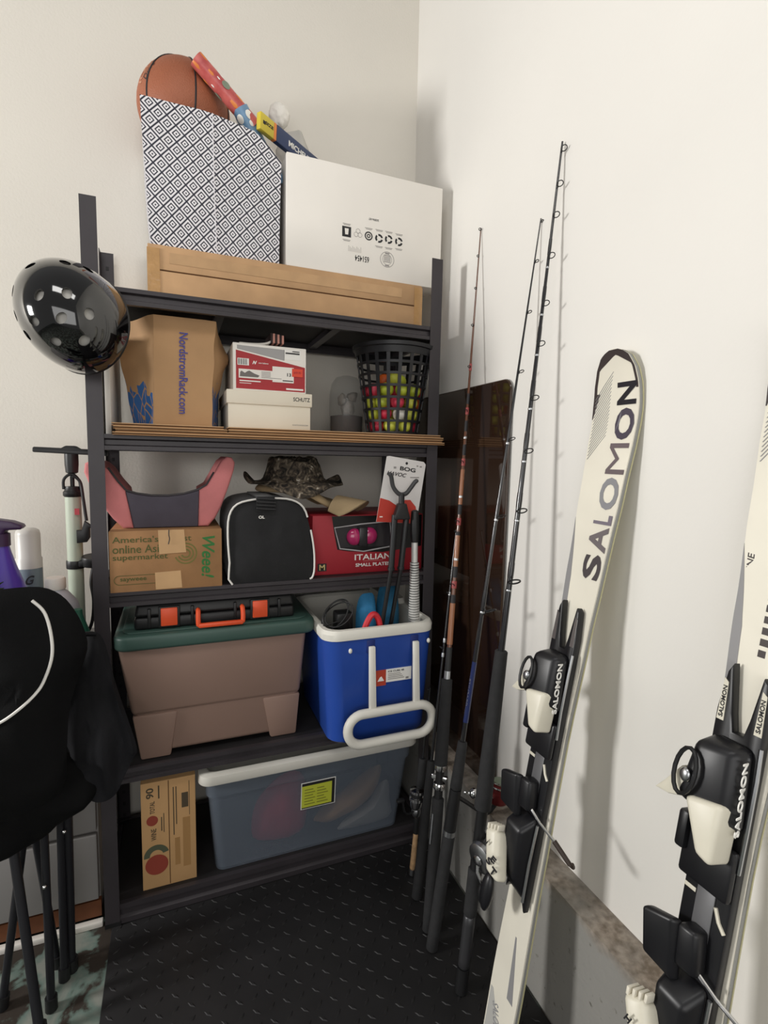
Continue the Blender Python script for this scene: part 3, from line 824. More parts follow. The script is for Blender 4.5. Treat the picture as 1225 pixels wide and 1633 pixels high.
for li, (h, n_) in enumerate(lay):
    R = brad(h) - GR - .0045; a0 = rg.random() * 6 if li else .3
    n_ = int(2 * PI * R / (2 * GR + .0015))
    for k in range(n_):
        a = a0 + 2 * PI * k / n_
        gball(BX + R * math.cos(a), BY + R * math.sin(a), ZS + h + rg.uniform(-.001, .001))
    if R > .05: gball(BX + rg.uniform(-.004, .004), BY, ZS + h + .002)
for a, r_ in ((.4, .03), (2.4, .03), (4.4, .03)): gball(BX + r_ * math.cos(a), BY + r_ * math.sin(a), ZS + .168)

# ------------------------------------------------------------------ third shelf
wz = thing('carton', 'brown grocery delivery carton with green lettering and tan tape', 'box', (.48, .15, Z3))
YW = .002
obj('carton_body', MB().box(.3485, .6145, YW, .285, Z3, 1.052, .0015), m_kraft2, wz)
m_olive = mat('dark_green_ink', '4c5328', .7); m_green = mat('green_ink', '2f6e35', .7); m_faded = mat('faded_green_ink', '6f6a35', .7)
tp = mat('tan_paper_tape', 'c09a6e', .55, var=(20, .06))
for tline, xa, xb, zc in (("America's largest", .356, .5395, 1.0285), ('online Asian', .356, .486, 1.0065), ('supermarket', .356, .482, .984)):
    txt(wz, tline, m_olive, ((xa + xb) / 2, YW, zc), xb - xa, .0205 if tline[0] != 's' else .0185, bold=.006)
o_ = txt(wz, 'Weee!', m_green, (.580, YW, .978), .112, .032, (-.03, 0, -1), (1, 0, -.03), bold=.02, shear=.25)
txt(wz, 'sayweee', m_olive, (.401, YW, .928), .06, .011, bold=.01)
fr_o = rrect(.357, .50, .9165, .9405, .0118, 6); fr_i = rrect(.3582, .4988, .9177, .9393, .0108, 6)
fb = MB()
for k in range(len(fr_o)):
    j = (k + 1) % len(fr_o); fb.prism([fr_i[k], fr_o[k], fr_o[j], fr_i[j]], 'y', YW - .0006, YW)
obj('logo_frame', fb, m_olive, wz, 0)
for r_ in (.012, .020, .028):
    ringplate(wz, 'swirl_mark', m_faded, .525, .99, r_ - .0035, r_, YW, -160, 100)
obj('tape', MB().hexa([(.462, YW - .0014, .991), (.526, YW - .0014, .993), (.526, YW - .0007, .993), (.462, YW - .0007, .991), (.460, YW - .0014, 1.0525), (.522, YW - .0014, 1.0525), (.522, YW - .0007, 1.0525), (.460, YW - .0007, 1.0525)]), tp, wz, 0)
obj('tape', MB().hexa([(.452, YW - .0014, Z3 + .003), (.515, YW - .0014, Z3 + .004), (.515, YW - .0007, Z3 + .004), (.452, YW - .0007, Z3 + .003), (.451, YW - .0014, .944), (.512, YW - .0014, .946), (.512, YW - .0007, .946), (.451, YW - .0007, .944)]), tp, wz, 0)
obj('cord', MB().tube(bez([(.486, .0, 1.053), (.4855, -.001, 1.04), (.487, -.001, 1.03), (.484, -.001, 1.016)], 4), .0011, 5), m_ink, wz)

bo = thing('booster_seat', 'pink and charcoal booster seat resting on the grocery carton', 'booster seat', (.47, .16, 1.0525))
m_pink = mat('pink_fabric', 'c37575', .75, var=(20, .08), bump=(300, .2)); m_char = mat('charcoal_fabric', '45404a', .8, var=(20, .1), bump=(300, .25))
zb_ = 1.0535
cen = [(.385, 1.148), (.41, 1.140), (.445, 1.1345), (.485, 1.134), (.525, 1.139), (.562, 1.150), (.558, zb_), (.402, zb_)]
lft = [(.385, 1.148), (.366, 1.172), (.345, 1.205), (.330, 1.219), (.312, 1.226), (.297, 1.218), (.294, 1.196), (.307, 1.160), (.330, 1.115), (.355, 1.078), (.378, zb_), (.402, zb_)]
rgt = [(.562, 1.150), (.583, 1.163), (.602, 1.197), (.620, 1.229), (.634, 1.241), (.647, 1.239), (.655, 1.225), (.652, 1.205), (.638, 1.160), (.618, 1.105), (.602, 1.075), (.584, zb_), (.558, zb_)]
obj('front_panel', MB().prism(cen, 'y', .047, .078, .004), m_char, bo)
obj('armrest', MB().prism(lft, 'y', .046, .26, .007, 3), m_pink, bo)
obj('armrest', MB().prism(rgt, 'y', .046, .26, .007, 3), m_pink, bo)
obj('seat_base', MB().box(.40, .565, .079, .27, zb_, 1.10, .01), m_black, bo)
obj('rim_trim', MB().tube([(x, .062, z + .001) for x, z in [(.345, 1.206)] + lft[1:2] + cen[:6] + rgt[1:3]], .0045, 6), mat('dark_trim', '2b2527', .5), bo)

# black gear bag
gb_ = thing('gear_bag', 'black nylon bag with white piping and a buckled strap', 'bag', (.745, .15, Z3))
bo_l = smooth_loop([(.641, Z3 + .002), (.634, .96), (.630, 1.03), (.634, 1.085), (.655, 1.116), (.70, 1.128), (.75, 1.131), (.80, 1.126), (.833, 1.105), (.850, 1.06), (.862, 1.0), (.866, .95), (.862, Z3 + .012), (.84, Z3 + .002), (.75, Z3 + .002)], 3)
gm_ = MB().prism(bo_l, 'y', .004, .285, .012, 3)
obj('bag_body', gm_, m_blackfab, gb_, 60)
fp = MB().puff(bo_l, .006, .012, .003, 6, .004, 22, 3)
obj('end_panel', fp, m_blackfab, gb_, 60)
m_pipe = mat('white_piping', 'd9d6d0', .5)
pl_ = [(x, .001, z) for x, z in bo_l]
obj('piping', MB().tube(pl_[0:27], .0028, 6), m_pipe, gb_)
obj('piping', MB().tube(pl_[28:39], .0028, 6), m_pipe, gb_)
obj('strap', MB().box(.704, .752, -.014, -.009, 1.098, 1.137, .001), m_blackfab, gb_)
for z in (1.104, 1.113, 1.122, 1.131): obj('buckle_bar', MB().tube([(.702, -.015, z), (.754, -.015, z - .003)], .0025, 6), m_black, gb_)
obj('strap', MB().box(.705, .751, -.012, .2, 1.1325, 1.137, .001), m_blackfab, gb_)
txt(gb_, 'OL', m_snow, (.717, -.0105, 1.081), .016, .008, bold=.03)

# tan cap and camouflage bucket hat on the bag
m_tan = mat('tan_canvas', '9c8767', .85, var=(18, .08), bump=(260, .3))
cp = thing('baseball_cap', 'tan canvas cap with curved visor under the camouflage hat', 'cap', (.9, .16, 1.1))
def capf(u, v):
    th = 2 * PI * u; ph = v * PI / 2
    x = .86 + .135 * math.cos(th) * math.cos(ph) ** .6; y = .165 + .105 * math.sin(th) * math.cos(ph) ** .6
    base = 1.145 - .052 * max(0, min(1, (x - .845) / .09))
    z = base + .030 * math.sin(ph) + .004 * noise.noise(Vector((x * 18, y * 18, v)))
    return (x, y, z)
obj('crown', MB().grid(capf, 40, 10, True), m_tan, cp, 60)
def visf(u, v, off=0):
    w_ = (u - .5) * 2; ln = .095 * v * math.sqrt(max(0, 1 - (w_ * .93) ** 2)) + .01
    base = Vector((.955, .105, 0)) + Vector((.60, .80, 0)) * (w_ * .085)
    p = base + Vector((.80, -.60, 0)) * ln
    return (p.x, p.y, 1.128 - .038 * w_ * w_ - .014 * v + off)
vm = MB(); vm.grid(lambda u, v: visf(u, v, 0), 24, 8); vm.grid(lambda u, v: visf(u, v, .003), 24, 8)
obj('visor', vm, m_tan, cp, 60)
obj('sweatband', MB().tube([(.862 + .012 * 0 + .13 * math.cos(a), .165 + .1 * math.sin(a), 1.145 - .05 * max(0, min(1, (.862 + .13 * math.cos(a) - .845) / .09))) for a in [2 * PI * k / 40 for k in range(40)]], .005, 6, True), m_tan, cp, 60)
def m_camo():
    m = mat('camouflage_cloth', '3a342c', .85, bump=(60, .8))
    n, l = nodes_of(m); b = n['Principled BSDF']; tc = n.new('ShaderNodeTexCoord')
    t = n.new('ShaderNodeTexNoise'); t.inputs['Scale'].default_value = 42; t.inputs['Detail'].default_value = 5; t.inputs['Distortion'].default_value = 1.5
    l.new(tc.outputs['Object'], t.inputs['Vector'])
    r = n.new('ShaderNodeValToRGB'); e = r.color_ramp.elements
    e[0].position = .36; e[0].color = (*lin('16130f'), 1); e[1].position = .5; e[1].color = (*lin('463d33'), 1)
    for p, c in ((.58, '655a4b'), (.66, '857a6c'), (.70, 'c9c3b8')):
        k = e.new(p); k.color = (*lin(c), 1)
    l.new(t.outputs['Fac'], r.inputs['Fac']); l.new(r.outputs[0], b.inputs['Base Color']); return m
ht = thing('bucket_hat', 'crumpled dark camouflage bucket hat lying on the tan cap', 'hat', (.84, .17, 1.15))
HCX, HCY = .842, .165
def hatf(u, v):
    th = 2 * PI * u; cs = math.cos(th)
    if v < .25:
        r = .015 + .055 * (v / .25); z = 1.243 - .006 * (v / .25) ** 2
    elif v < .6:
        t = (v - .25) / .35; r = .070 + .024 * t; z = 1.237 - .062 * t ** 1.4
    else:
        t = (v - .6) / .4; r = .094 + .058 * math.sin(t * PI * .62); z = 1.175 - .030 * t + (.052 * t * t * cs ** 2 if cs < 0 else .040 * t * t * cs ** 2) - .014 * t * max(0, -math.sin(th))
        z += .007 * t * math.sin(5 * th)
    q = 1 if v < .6 else .5
    r *= 1 + .08 * q * noise.noise(Vector((cs * 2.2, math.sin(th) * 2.2, v * 4)))
    z += .012 * q * noise.noise(Vector((cs * 3 + 4, math.sin(th) * 3, v * 6)))
    return (HCX + r * cs, HCY + r * .8 * math.sin(th), min(z, 1.2485))
hmb = MB().grid(hatf, 56, 30, True)
obj('hat_cloth', hmb, m_camo(), ht, 60)
obj('hat_top', MB().ball((HCX, HCY, 1.239), (.034, .028, .004), 16, 6), m_camo(), ht, 60)

# red boxed set
rb = thing('gift_box', 'red boxed cookbook set with dark window and white lettering', 'box', (1.05, .17, Z3))
YR = .05
obj('box_body', MB().box(.872, 1.228, YR, .30, Z3, 1.0745, .0015), m_red, rb)
poly(rb, 'window', mat('window_black', '0c0b0d', .3), [(.930, 1.072), (1.225, 1.072), (1.225, .972), (1.13, .962), (1.095, .958), (.985, .965), (.948, .972), (.938, 1.02)], YR)
fr_pts = [(.938, -.0, 1.038), (1.02, 0, 1.047), (1.115, 0, 1.053), (1.12, 0, 1.0), (1.118, 0, .975), (1.03, 0, .9635), (.955, 0, .975)]
obj('tray_edge', MB().tube([(x, YR - .003, z) for x, _, z in fr_pts], .0022, 6, True), mat('clear_tray', 'b9b7b8', .2, spec=.8), rb)
obj('tray', MB().hexa([(.952, YR - .0008, .977), (1.116, YR - .0008, .977), (1.116, YR - .0005, .977), (.952, YR - .0005, .977), (.942, YR - .0008, 1.036), (1.112, YR - .0008, 1.05), (1.112, YR - .0005, 1.05), (.942, YR - .0005, 1.036)]), mat('smoky_tray', '2b282c', .2), rb, 0)
m_mag = mat('magenta_gloss', 'b02a62', .15, coat=.6)
obj('pink_ball', MB().ball((1.000, YR - .004, 1.009), (.025, .016, .026), 20, 12), m_mag, rb)
obj('pink_ball', MB().ball((1.048, YR - .004, 1.011), (.025, .016, .026), 20, 12), m_mag, rb)
obj('black_band', MB().box(1.010, 1.038, YR - .0195, YR - .001, .981, 1.039, .005), mat('satin_black_band', '2c2a2c', .3), rb)
txt(rb, 'ITALIAN', m_snow, (1.062, YR, .9455), .118, .0175, bold=.012)
txt(rb, 'SMALL PLATES', m_snow, (1.062, YR, .9215), .112, .0105, bold=.02)
bars(rb, 'rule', mat('pale_red_print', 'c98a86', .5), [(1.03, 1.095, .9325, .9335)], YR)
plate(rb, 'emblem_field', m_ink, .888, .915, .909, .932, YR)
txt(rb, 'M', mat('gold_print', 'c9b27a', .4), (.9015, YR - .0006, .9205), .017, .017, bold=.02)

# card pack, shooting stick and massage roller standing in the cooler
ck = thing('hang_card', 'white and red retail hang card behind the forked shooting stick', 'card', (1.1, -.035, 1.055))
YK = -.032
m_cw = mat('card_white', 'd6d2cf', .5, var=(8, .03)); m_cr = mat('card_red', 'b8382b', .5)
obj('card_board', MB().prism([(1.068, 1.251), (1.076, 1.2525), (1.186, 1.237), (1.193, 1.229), (1.167, 1.054), (1.039, 1.063)], 'y', YK, YK + .0012), m_cw, ck, 0)
poly(ck, 'red_field', m_cr, [(1.050, 1.132), (1.078, 1.124), (1.10, 1.11), (1.102, 1.059), (1.039, 1.063)], YK)
poly(ck, 'red_field', m_cr, [(1.112, 1.125), (1.145, 1.125), (1.163, 1.105), (1.170, 1.075), (1.167, 1.054), (1.103, 1.059)], YK)
poly(ck, 'hang_hole', m_ink, arc(1.131, 1.232, .004, 0, 330, 10), YK)
txt(ck, 'BOG', m_ink, (1.135, YK, 1.2145), .05, .012, (1, 0, -.14), (.14, 0, 1), bold=.03)
txt(ck, 'HAVOC', m_ink, (1.100, YK, 1.2005), .062, .0115, (1, 0, -.14), (.14, 0, 1), bold=.015, shear=.3)
bars(ck, 'fine_print', m_grey_ink, [(1.143, 1.172, 1.1895, 1.1925), (1.163, 1.1685, 1.2225, 1.2265), (1.173, 1.180, 1.2205, 1.2245), (1.09, 1.098, 1.2165, 1.2225)], YK)
bars(ck, 'white_rule', m_snow, [(1.049, 1.058, 1.0755, 1.0785)], YK - .0006)
st = thing('shooting_stick', 'black forked shooting stick standing in the blue cooler', 'shooting stick', (1.09, -.05, .5))
m_gun = mat('dark_gunmetal', '2c2d2e', .4, .4)
YT = -.062
obj('yoke', MB().tube(bez([(1.058, YT - .006, 1.203), (1.067, YT - .006, 1.197), (1.076, YT, 1.168), (1.090, YT, 1.149), (1.104, YT, 1.143), (1.119, YT, 1.147), (1.132, YT, 1.162), (1.143, YT - .006, 1.180), (1.151, YT - .006, 1.183)], 4), [.0045] * 2 + [.0065] * 29 + [.0045] * 2, 8), mat('grey_rubber', '3a3a3b', .55), st)
obj('head', MB().taper((1.078, 1.130, YT - .012, YT + .012, 1.072), (1.092, 1.117, YT - .010, YT + .010, 1.118), .004), m_black, st)
obj('neck', MB().lathe([(.0085, 0), (.0085, .034)], (1.104, YT, 1.112), 12), m_black, st)
for p in ([(1.084, YT, 1.085), (1.076, YT, .925), (1.060, -.045, .77), (1.047, .0, .53)], [(1.121, YT, 1.085), (1.106, YT, .925), (1.088, -.045, .77), (1.07, .01, .53)]):
    lg = obj('leg', MB().tube([p[0], p[1]], .0088, 10), m_gun, st)
    obj('lower_leg', MB().tube([p[1], p[2], p[3]], .0064, 10), m_black, lg)
    obj('leg_lock', MB().tube([Vector(p[1]) + (Vector(p[0]) - Vector(p[1])) * .05, Vector(p[1])], .0105, 10), m_black, lg)
ro = thing('massage_roller', 'chrome ribbed massage stick with black grip standing in the cooler', 'massage stick', (1.158, -.06, .55))
a = Vector((1.146, -.064, 1.098)); b = Vector((1.166, -.046, .50)); dv = (b - a); Lr = dv.length; qM = dv.to_track_quat('Z', 'Y').to_matrix()
obj('grip', MB().lathe([(.006, 0), (.0105, .003), (.0125, .03), (.0135, .06), (.0115, .094)], a, 16, qM), m_black, ro)
m_rol = mat('bright_steel', 'd9d8d4', .3, .35)
obj('shaft', MB().lathe([(.0095, .0945), (.0095, .5)], a, 16, qM), m_rol, ro)
obj('groove_core', MB().lathe([(.0108, .154), (.0108, .5)], a, 16, qM), mat('dark_groove', '4a4a4a', .4, .3), ro)
for k in range(46):
    s_ = .158 + k * .0078
    r_ = .0132 + .0036 * math.exp(-((s_ - .30) / .09) ** 2)
    obj('roller_ring', MB().lathe([(.0097, s_ - .003), (r_, s_ - .0018), (r_, s_ + .0018), (.0097, s_ + .003)], a, 12, qM), m_rol, ro)

# ------------------------------------------------------------------ fourth shelf
m_taupe = mat('taupe_plastic', '8a7165', .5, var=(5, .04)); m_dkgreen = mat('dark_green_plastic', '374f48', .45, var=(6, .06))
to = thing('storage_tote', 'taupe plastic storage tote with dark green lid on the fourth shelf', 'storage tote', (.6, .17, Z4))
def tx_(z): # half-open taper of the tote at height z: x0,x1,y0,y1
    t = (z - Z4) / (.765 - Z4)
    return (.404 - .046 * t, .822 + .022 * t, .034 - .042 * t, .315 + .03 * t)
def slab(z0, z1, g=0, bev=.014):
    a_, b_ = tx_(z0), tx_(z1)
    return (a_[0] - g, a_[1] + g, a_[2] - g, a_[3] + g, z0), (b_[0] - g, b_[1] + g, b_[2] - g, b_[3] + g, z1)
tbm = MB(); tbm.taper(*slab(Z4 + .014, .765, -.005), .012, 3)
obj('tub', tbm, m_taupe, to)
obj('upper_wall', MB().taper(*slab(.560, .764, .0), .014, 3), m_taupe, to)
def corner(xa0, xa1, xb0, xb1):
    y0b, y0t = tx_(Z4 + .001)[2], tx_(.5595)[2]
    return MB().hexa([(xa0, y0b, Z4 + .001), (xa1, y0b, Z4 + .001), (xa1, y0b + .06, Z4 + .001), (xa0, y0b + .06, Z4 + .001),
                      (xb0, y0t + .001, .5595), (xb1, y0t + .001, .5595), (xb1, y0t + .06, .5595), (xb0, y0t + .06, .5595)], .006)
l0, l1 = tx_(Z4), tx_(.5595)
obj('foot_panel', corner(l0[0], l0[0] + .075, l1[0] + .001, l1[0] + .112), m_taupe, to)
obj('foot_panel', corner(l0[1] - .075, l0[1], l1[1] - .108, l1[1] - .001), m_taupe, to)
lr = tx_(.765)
obj('lid', MB().prism(rrect(lr[0] - .007, lr[1] + .024, lr[2] - .012, lr[3] + .0, .035, 5), 'z', .748, .787, .009, 3), m_dkgreen, to)
obj('lid_ridge', MB().prism(rrect(lr[0] + .012, lr[1] + .004, lr[2] + .01, lr[3] - .02, .03, 5), 'z', .787, .7905, .0015, 2), m_dkgreen, to)
tl = thing('tool_case', 'flat black tool case with orange latches lying on the taupe tote', 'tool case', (.6, .17, .791))
YL = .012
obj('case_body', MB().taper((.398, .812, YL + .004, .315, .7912), (.398, .812, YL + .004, .315, .823), .008, 3), m_black, tl)
obj('case_lid', MB().taper((.398, .812, YL + .004, .315, .8245), (.404, .806, YL + .012, .305, .857), .008, 3), m_black, tl)
m_org = mat('orange_plastic', 'd8502a', .4)
for xa in (.462, .695):
    obj('latch_base', MB().box(xa - .006, xa + .046, YL - .0005, YL + .008, .795, .850, .002), m_black, tl)
    obj('latch', MB().box(xa, xa + .040, YL - .006, YL + .002, .800, .847, .002), m_org, tl)
obj('handle', MB().tube(bez([(.553, YL + .004, .834), (.553, YL - .010, .832), (.5525, YL - .016, .815), (.553, YL - .018, .799)], 4) + bez([(.556, YL - .0185, .797), (.61, YL - .019, .797), (.664, YL - .0185, .797)], 4) + bez([(.667, YL - .018, .799), (.6675, YL - .016, .815), (.667, YL - .010, .832), (.667, YL + .004, .834)], 4), .0062, 8), m_org, tl)
obj('grip_bar', MB().box(.553, .667, YL - .026, YL - .0135, .7915, .803, .003), m_org, tl)
for xa in (.43, .535, .645, .765): obj('rib', MB().box(xa, xa + .008, YL + .001, YL + .012, .797, .846, .002), m_black, tl)

# blue cooler
co_ = thing('cooler', 'open blue cooler with white rim and swing handle overhanging the shelf', 'cooler', (1.045, .1, Z4))
m_blue = mat('cooler_blue', '22469a', .42, var=(4, .05)); m_crim = mat('cooler_white', 'dcd9cf', .4, var=(8, .03))
def rloop(x0, x1, y0, y1, z, r, n=6): return [(x, y, z) for x, y in rrect(x0, x1, y0, y1, r, n)]
def loft(mb, rings, cap0=True, cap1=True):
    V = [[mb.bm.verts.new(p) for p in r] for r in rings]
    for a_, b_ in zip(V, V[1:]):
        for k in range(len(a_)): mb.bm.faces.new((a_[k], a_[(k + 1) % len(a_)], b_[(k + 1) % len(a_)], b_[k]))
    if cap0: mb.bm.faces.new(V[0][::-1])
    if cap1: mb.bm.faces.new(V[-1])
    return mb
RC = .045
obj('tub', loft(MB(), [rloop(.905, 1.196, -.066, .285, Z4 + .001, RC), rloop(.897, 1.199, -.074, .292, Z4 + .01, RC), rloop(.877, 1.206, -.094, .308, .700, RC), rloop(.874, 1.207, -.097, .311, .742, RC),
                       rloop(.893, 1.188, -.078, .292, .7425, RC * .7), rloop(.905, 1.178, -.06, .28, .52, RC * .7)]), m_blue, co_)
obj('rim', loft(MB(), [rloop(.880, 1.201, -.091, .305, .7415, RC), rloop(.870, 1.209, -.101, .313, .744, RC), rloop(.868, 1.2095, -.103, .315, .762, RC), rloop(.873, 1.206, -.098, .311, .772, RC), rloop(.884, 1.196, -.088, .301, .773, RC * .9),
                       rloop(.893, 1.188, -.079, .292, .765, RC * .75), rloop(.904, 1.178, -.066, .282, .60, RC * .7), rloop(.91, 1.172, -.06, .276, .532, RC * .7)], False, True), m_crim, co_)
obj('lid_rail', loft(MB(), [rloop(1.14, 1.204, .1, .305, .7735, .02), rloop(1.143, 1.201, .11, .30, .789, .018)]), m_crim, co_)
lp_ = [(x, -.122, z) for x, z in rrect(.932, 1.192, .448, .536, .043, 7)]
hd = obj('swing_handle', MB().tube(lp_, .0135, 10, True), m_crim, co_, 60)
for xa in (1.005, 1.140):
    obj('handle_arm', MB().hexa([(xa - .010, -.127, .533), (xa + .010, -.127, .533), (xa + .010, -.112, .533), (xa - .010, -.112, .533), (xa - .009, -.112, .722), (xa + .009, -.112, .722), (xa + .009, -.1, .722), (xa - .009, -.1, .722)], .003), m_crim, hd)
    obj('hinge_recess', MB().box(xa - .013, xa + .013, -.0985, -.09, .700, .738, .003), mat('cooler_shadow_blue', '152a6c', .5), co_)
for xa, z in ((.945, .712), (1.186, .715)): obj('rivet', MB().ball((xa, -.0925 - .003, z), (.0055, .005, .0075), 10, 8), m_crim, co_)
plate(co_, 'label_red', mat('label_orange_red', 'b0402c', .5), 1.022, 1.055, .596, .642, -.0885, .003)
plate(co_, 'label_white', m_snow, 1.055, 1.135, .604, .642, -.0885, .003)
poly(co_, 'peak_mark', m_snow, [(1.029, .610), (1.049, .610), (1.041, .624), (1.036, .621)], -.0918)
txt(co_, 'ICE CUBE 48', m_ink, (1.086, -.0918, .6355), .05, .0052)
bars(co_, 'fine_print', m_grey_ink, [(1.061, 1.112 - .004 * k, .612 + k * .005, .6137 + k * .005) for k in range(4)] + [(1.117, 1.126, .607, .613)], -.0918)

cl = thing('cable', 'coiled black cable with adapter lying over the cooler rim', 'cable', (.93, .05, .7))
wire = []
for k in range(90):
    a_ = k / 90 * 2 * PI * 2.6; 
    wire.append((.925 + .040 * math.cos(a_) + .006 * math.sin(a_ * .37), -.028 + .018 * math.sin(a_) + .01 * math.cos(a_ * .6), .798 + .034 * math.sin(a_ * 1.0 + .6) + .006 * math.sin(a_ * .5)))
wire += [(.955, -.03, .78), (.965, -.03, .74), (.97, -.02, .68), (.97, -.0, .6), (.97, .0, .535)]
obj('wire', MB().tube(bez(wire, 2), .0022, 6), m_black, cl)
obj('adapter', MB().box(.935, .985, .0, .05, .70, .79, .006), m_black, cl)
m_sky = mat('sky_blue_fabric', '3a8cc0', .7, var=(25, .15), bump=(80, .5)); m_teal = mat('teal_fabric', '1f5f80', .7, var=(25, .2), bump=(80, .5))
pz = MB().puff(smooth_loop([(1.025, .54), (1.02, .65), (1.018, .76), (1.03, .815), (1.055, .825), (1.078, .815), (1.085, .74), (1.083, .62), (1.075, .54)], 3), .075, .035, .02, 6, .006, 20, 1)
single('pouch', pz, m_sky, (1.05, .075, .54), 'light blue cloth pouch standing in the cooler', 'pouch')
pz = MB().puff(smooth_loop([(1.095, .54), (1.09, .66), (1.088, .78), (1.10, .845), (1.125, .86), (1.15, .85), (1.162, .80), (1.168, .66), (1.16, .54)], 3), .08, .035, .03, 6, .008, 20, 5)
single('pouch', pz, m_teal, (1.13, .08, .54), 'dark teal cloth pouch behind the ribbed massage stick', 'pouch')
rs = MB()
arcp = bez([(.985, -.062, .70), (.998, -.064, .762), (1.015, -.066, .797), (1.030, -.066, .797), (1.042, -.066, .772), (1.046, -.064, .72), (1.040, -.055, .6), (1.035, -.05, .54)], 4)
for dy in (0,): rs.tube(arcp, .009, 8)
single('strap', rs, mat('red_strap', 'c02a33', .45), (1.04, -.05, .54), 'bright red strap looped inside the cooler rim', 'strap')

# ------------------------------------------------------------------ bottom shelf
wn = thing('wine_carton', 'narrow upright wine carton with round red emblem on bottom shelf', 'box', (.47, .18, Z5))
YV = .03
m_kr3 = mat('wine_kraft', 'b99264', .8, var=(10, .06))
obj('carton_body', MB().box(.401, .539, YV, .34, Z5, .364, .0015), m_kr3, wn)
obj('flap_gap', MB().box(.469, .4712, YV - .0006, YV, Z5 + .003, .362), m_flute, wn, 0)
m_wred = mat('wine_red_print', '8a3a2c', .6); m_wd = mat('wine_dark_print', '4a4030', .6)
txt(wn, '90', m_wd, (.4235, YV, .334), .03, .019, (0, 0, 1), (-1, 0, 0), bold=.02)
txt(wn, 'TOTAL', m_wd, (.429, YV, .292), .036, .012, (0, 0, 1), (-1, 0, 0), bold=.01)
poly(wn, 'grape_emblem', m_wred, arc(.428, .254, .0145, 0, 345, 20), YV)
txt(wn, 'WINE', m_wd, (.431, YV, .213), .034, .013, (0, 0, 1), (-1, 0, 0), bold=.01)
ringplate(wn, 'leaf_arc', mat('leaf_print', '4f5340', .6), .437, .150, .017, .032, YV, 15, 185)
poly(wn, 'red_disc', m_wred, arc(.437, .124, .029, 0, 345, 24), YV - .0003)
bars(wn, 'fine_print', m_wd, [(.450, .4525, .22, .26), (.456, .4580, .215, .27), (.444, .4475, .315, .352)], YV)
bars(wn, 'fine_print', m_wd, [(.481, .4835, .20, .34), (.488, .4905, .23, .34), (.522, .5235, .25, .35)], YV)
plate(wn, 'dark_field', m_wd, .503, .520, .275, .318, YV)
bars(wn, 'faint_panel', mat('faint_kraft_print', '9c7648', .7), [(.505, .524, .10, .245), (.484, .497, .11, .19)], YV)

cb = thing('clear_tote', 'translucent grey storage tote with white lid on the bottom shelf', 'storage tote', (.87, .18, Z5))
m_clear = mat('clear_tote_plastic', '717a86', .3, alpha=.38)
ctm = loft(MB(), [rloop(.592, 1.156, .030, .325, Z5 + .001, .025), rloop(.590, 1.158, .028, .327, Z5 + .01, .028), rloop(.572, 1.183, .006, .338, .298, .03), rloop(.566, 1.189, .001, .342, .300, .03), rloop(.564, 1.191, .0, .343, .345, .03),
                  rloop(.5665, 1.1885, .0025, .3405, .345, .028), rloop(.5685, 1.1865, .0035, .3395, .302, .028), rloop(.5745, 1.1805, .0085, .3355, .297, .028), rloop(.594, 1.154, .033, .322, Z5 + .005, .024)])
obj('tub', ctm, m_clear, cb, 30)
def lidz(x): return .006 * math.sin((x - .55) * 5.2) - .004
m_lid = mat('white_lid_plastic', 'c9c6bd', .45, var=(6, .03))
lo_ = [rloop(.548, 1.205, -.014, .352, .349, .035), rloop(.546, 1.207, -.016, .354, .352, .036), rloop(.548, 1.205, -.014, .352, .374, .036), rloop(.556, 1.197, -.006, .344, .377, .032), rloop(.570, 1.183, .008, .330, .376, .026), rloop(.576, 1.177, .014, .324, .366, .022)]
lm_ = loft(MB(), lo_); lm_.jit(lambda v: Vector((v.x, v.y, v.z + lidz(v.x) * (1 if v.y < .2 else .3))))
obj('lid', lm_, m_lid, cb, 50)
def fy(z): return .028 - .022 * (z - .066) / .232
def tilt_plate(par, nm, m, x0, x1, z0, z1, g, th=.0008, sk=0):
    return obj(nm, MB().hexa([(x0, fy(z0) - g - th, z0), (x1, fy(z0) - g - th, z0 + sk), (x1, fy(z0) - g, z0 + sk), (x0, fy(z0) - g, z0), (x0, fy(z1) - g - th, z1), (x1, fy(z1) - g - th, z1 + sk), (x1, fy(z1) - g, z1 + sk), (x0, fy(z1) - g, z1)]), m, par, 0)
tilt_plate(cb, 'label_field', m_snow, .832, .938, .196, .285, .001)
tilt_plate(cb, 'label_field', m_ink, .8345, .9355, .1985, .2825, .0018)
m_note = mat('yellow_green_note', 'b9bf3c', .6)
nt = tilt_plate(cb, 'sticky_note', m_note, .834, .926, .203, .274, .003)
for k in range(6):
    z = .213 + k * .0095
    tilt_plate(cb, 'handwriting', mat('note_ink', '77782c', .7), .842, .868 if k % 2 else .874, z, z + .0022, .004)
    tilt_plate(cb, 'handwriting', mat('note_ink', '77782c', .7), .880, .914 - .006 * (k % 3), z, z + .0022, .004)
rc = MB().puff(smooth_loop([(.72, Z5 + .008), (.70, .12), (.715, .19), (.755, .235), (.80, .265), (.85, .26), (.875, .2), (.872, .12), (.85, Z5 + .008)], 3), .105, .06, .04, 6, .012, 18, 9)
single('red_garment', rc, mat('crimson_cloth', 'b01f3d', .8, bump=(60, .6)), (.79, .105, Z5 + .006), 'crimson cloth bundle seen through the translucent tote', 'garment')
sh1 = MB().puff(smooth_loop([(.895, .09), (.90, .112), (.95, .145), (1.02, .190), (1.08, .225), (1.115, .235), (1.12, .205), (1.10, .165), (1.06, .125), (1.0, .10), (.94, .085)], 3), .092, .045, .03, 6, .004, 20, 2)
single('shoe', sh1, mat('tan_leather', 'b0895f', .6, var=(14, .15)), (1.0, .1, .085), 'tan shoe lying slanted inside the translucent tote', 'shoe')
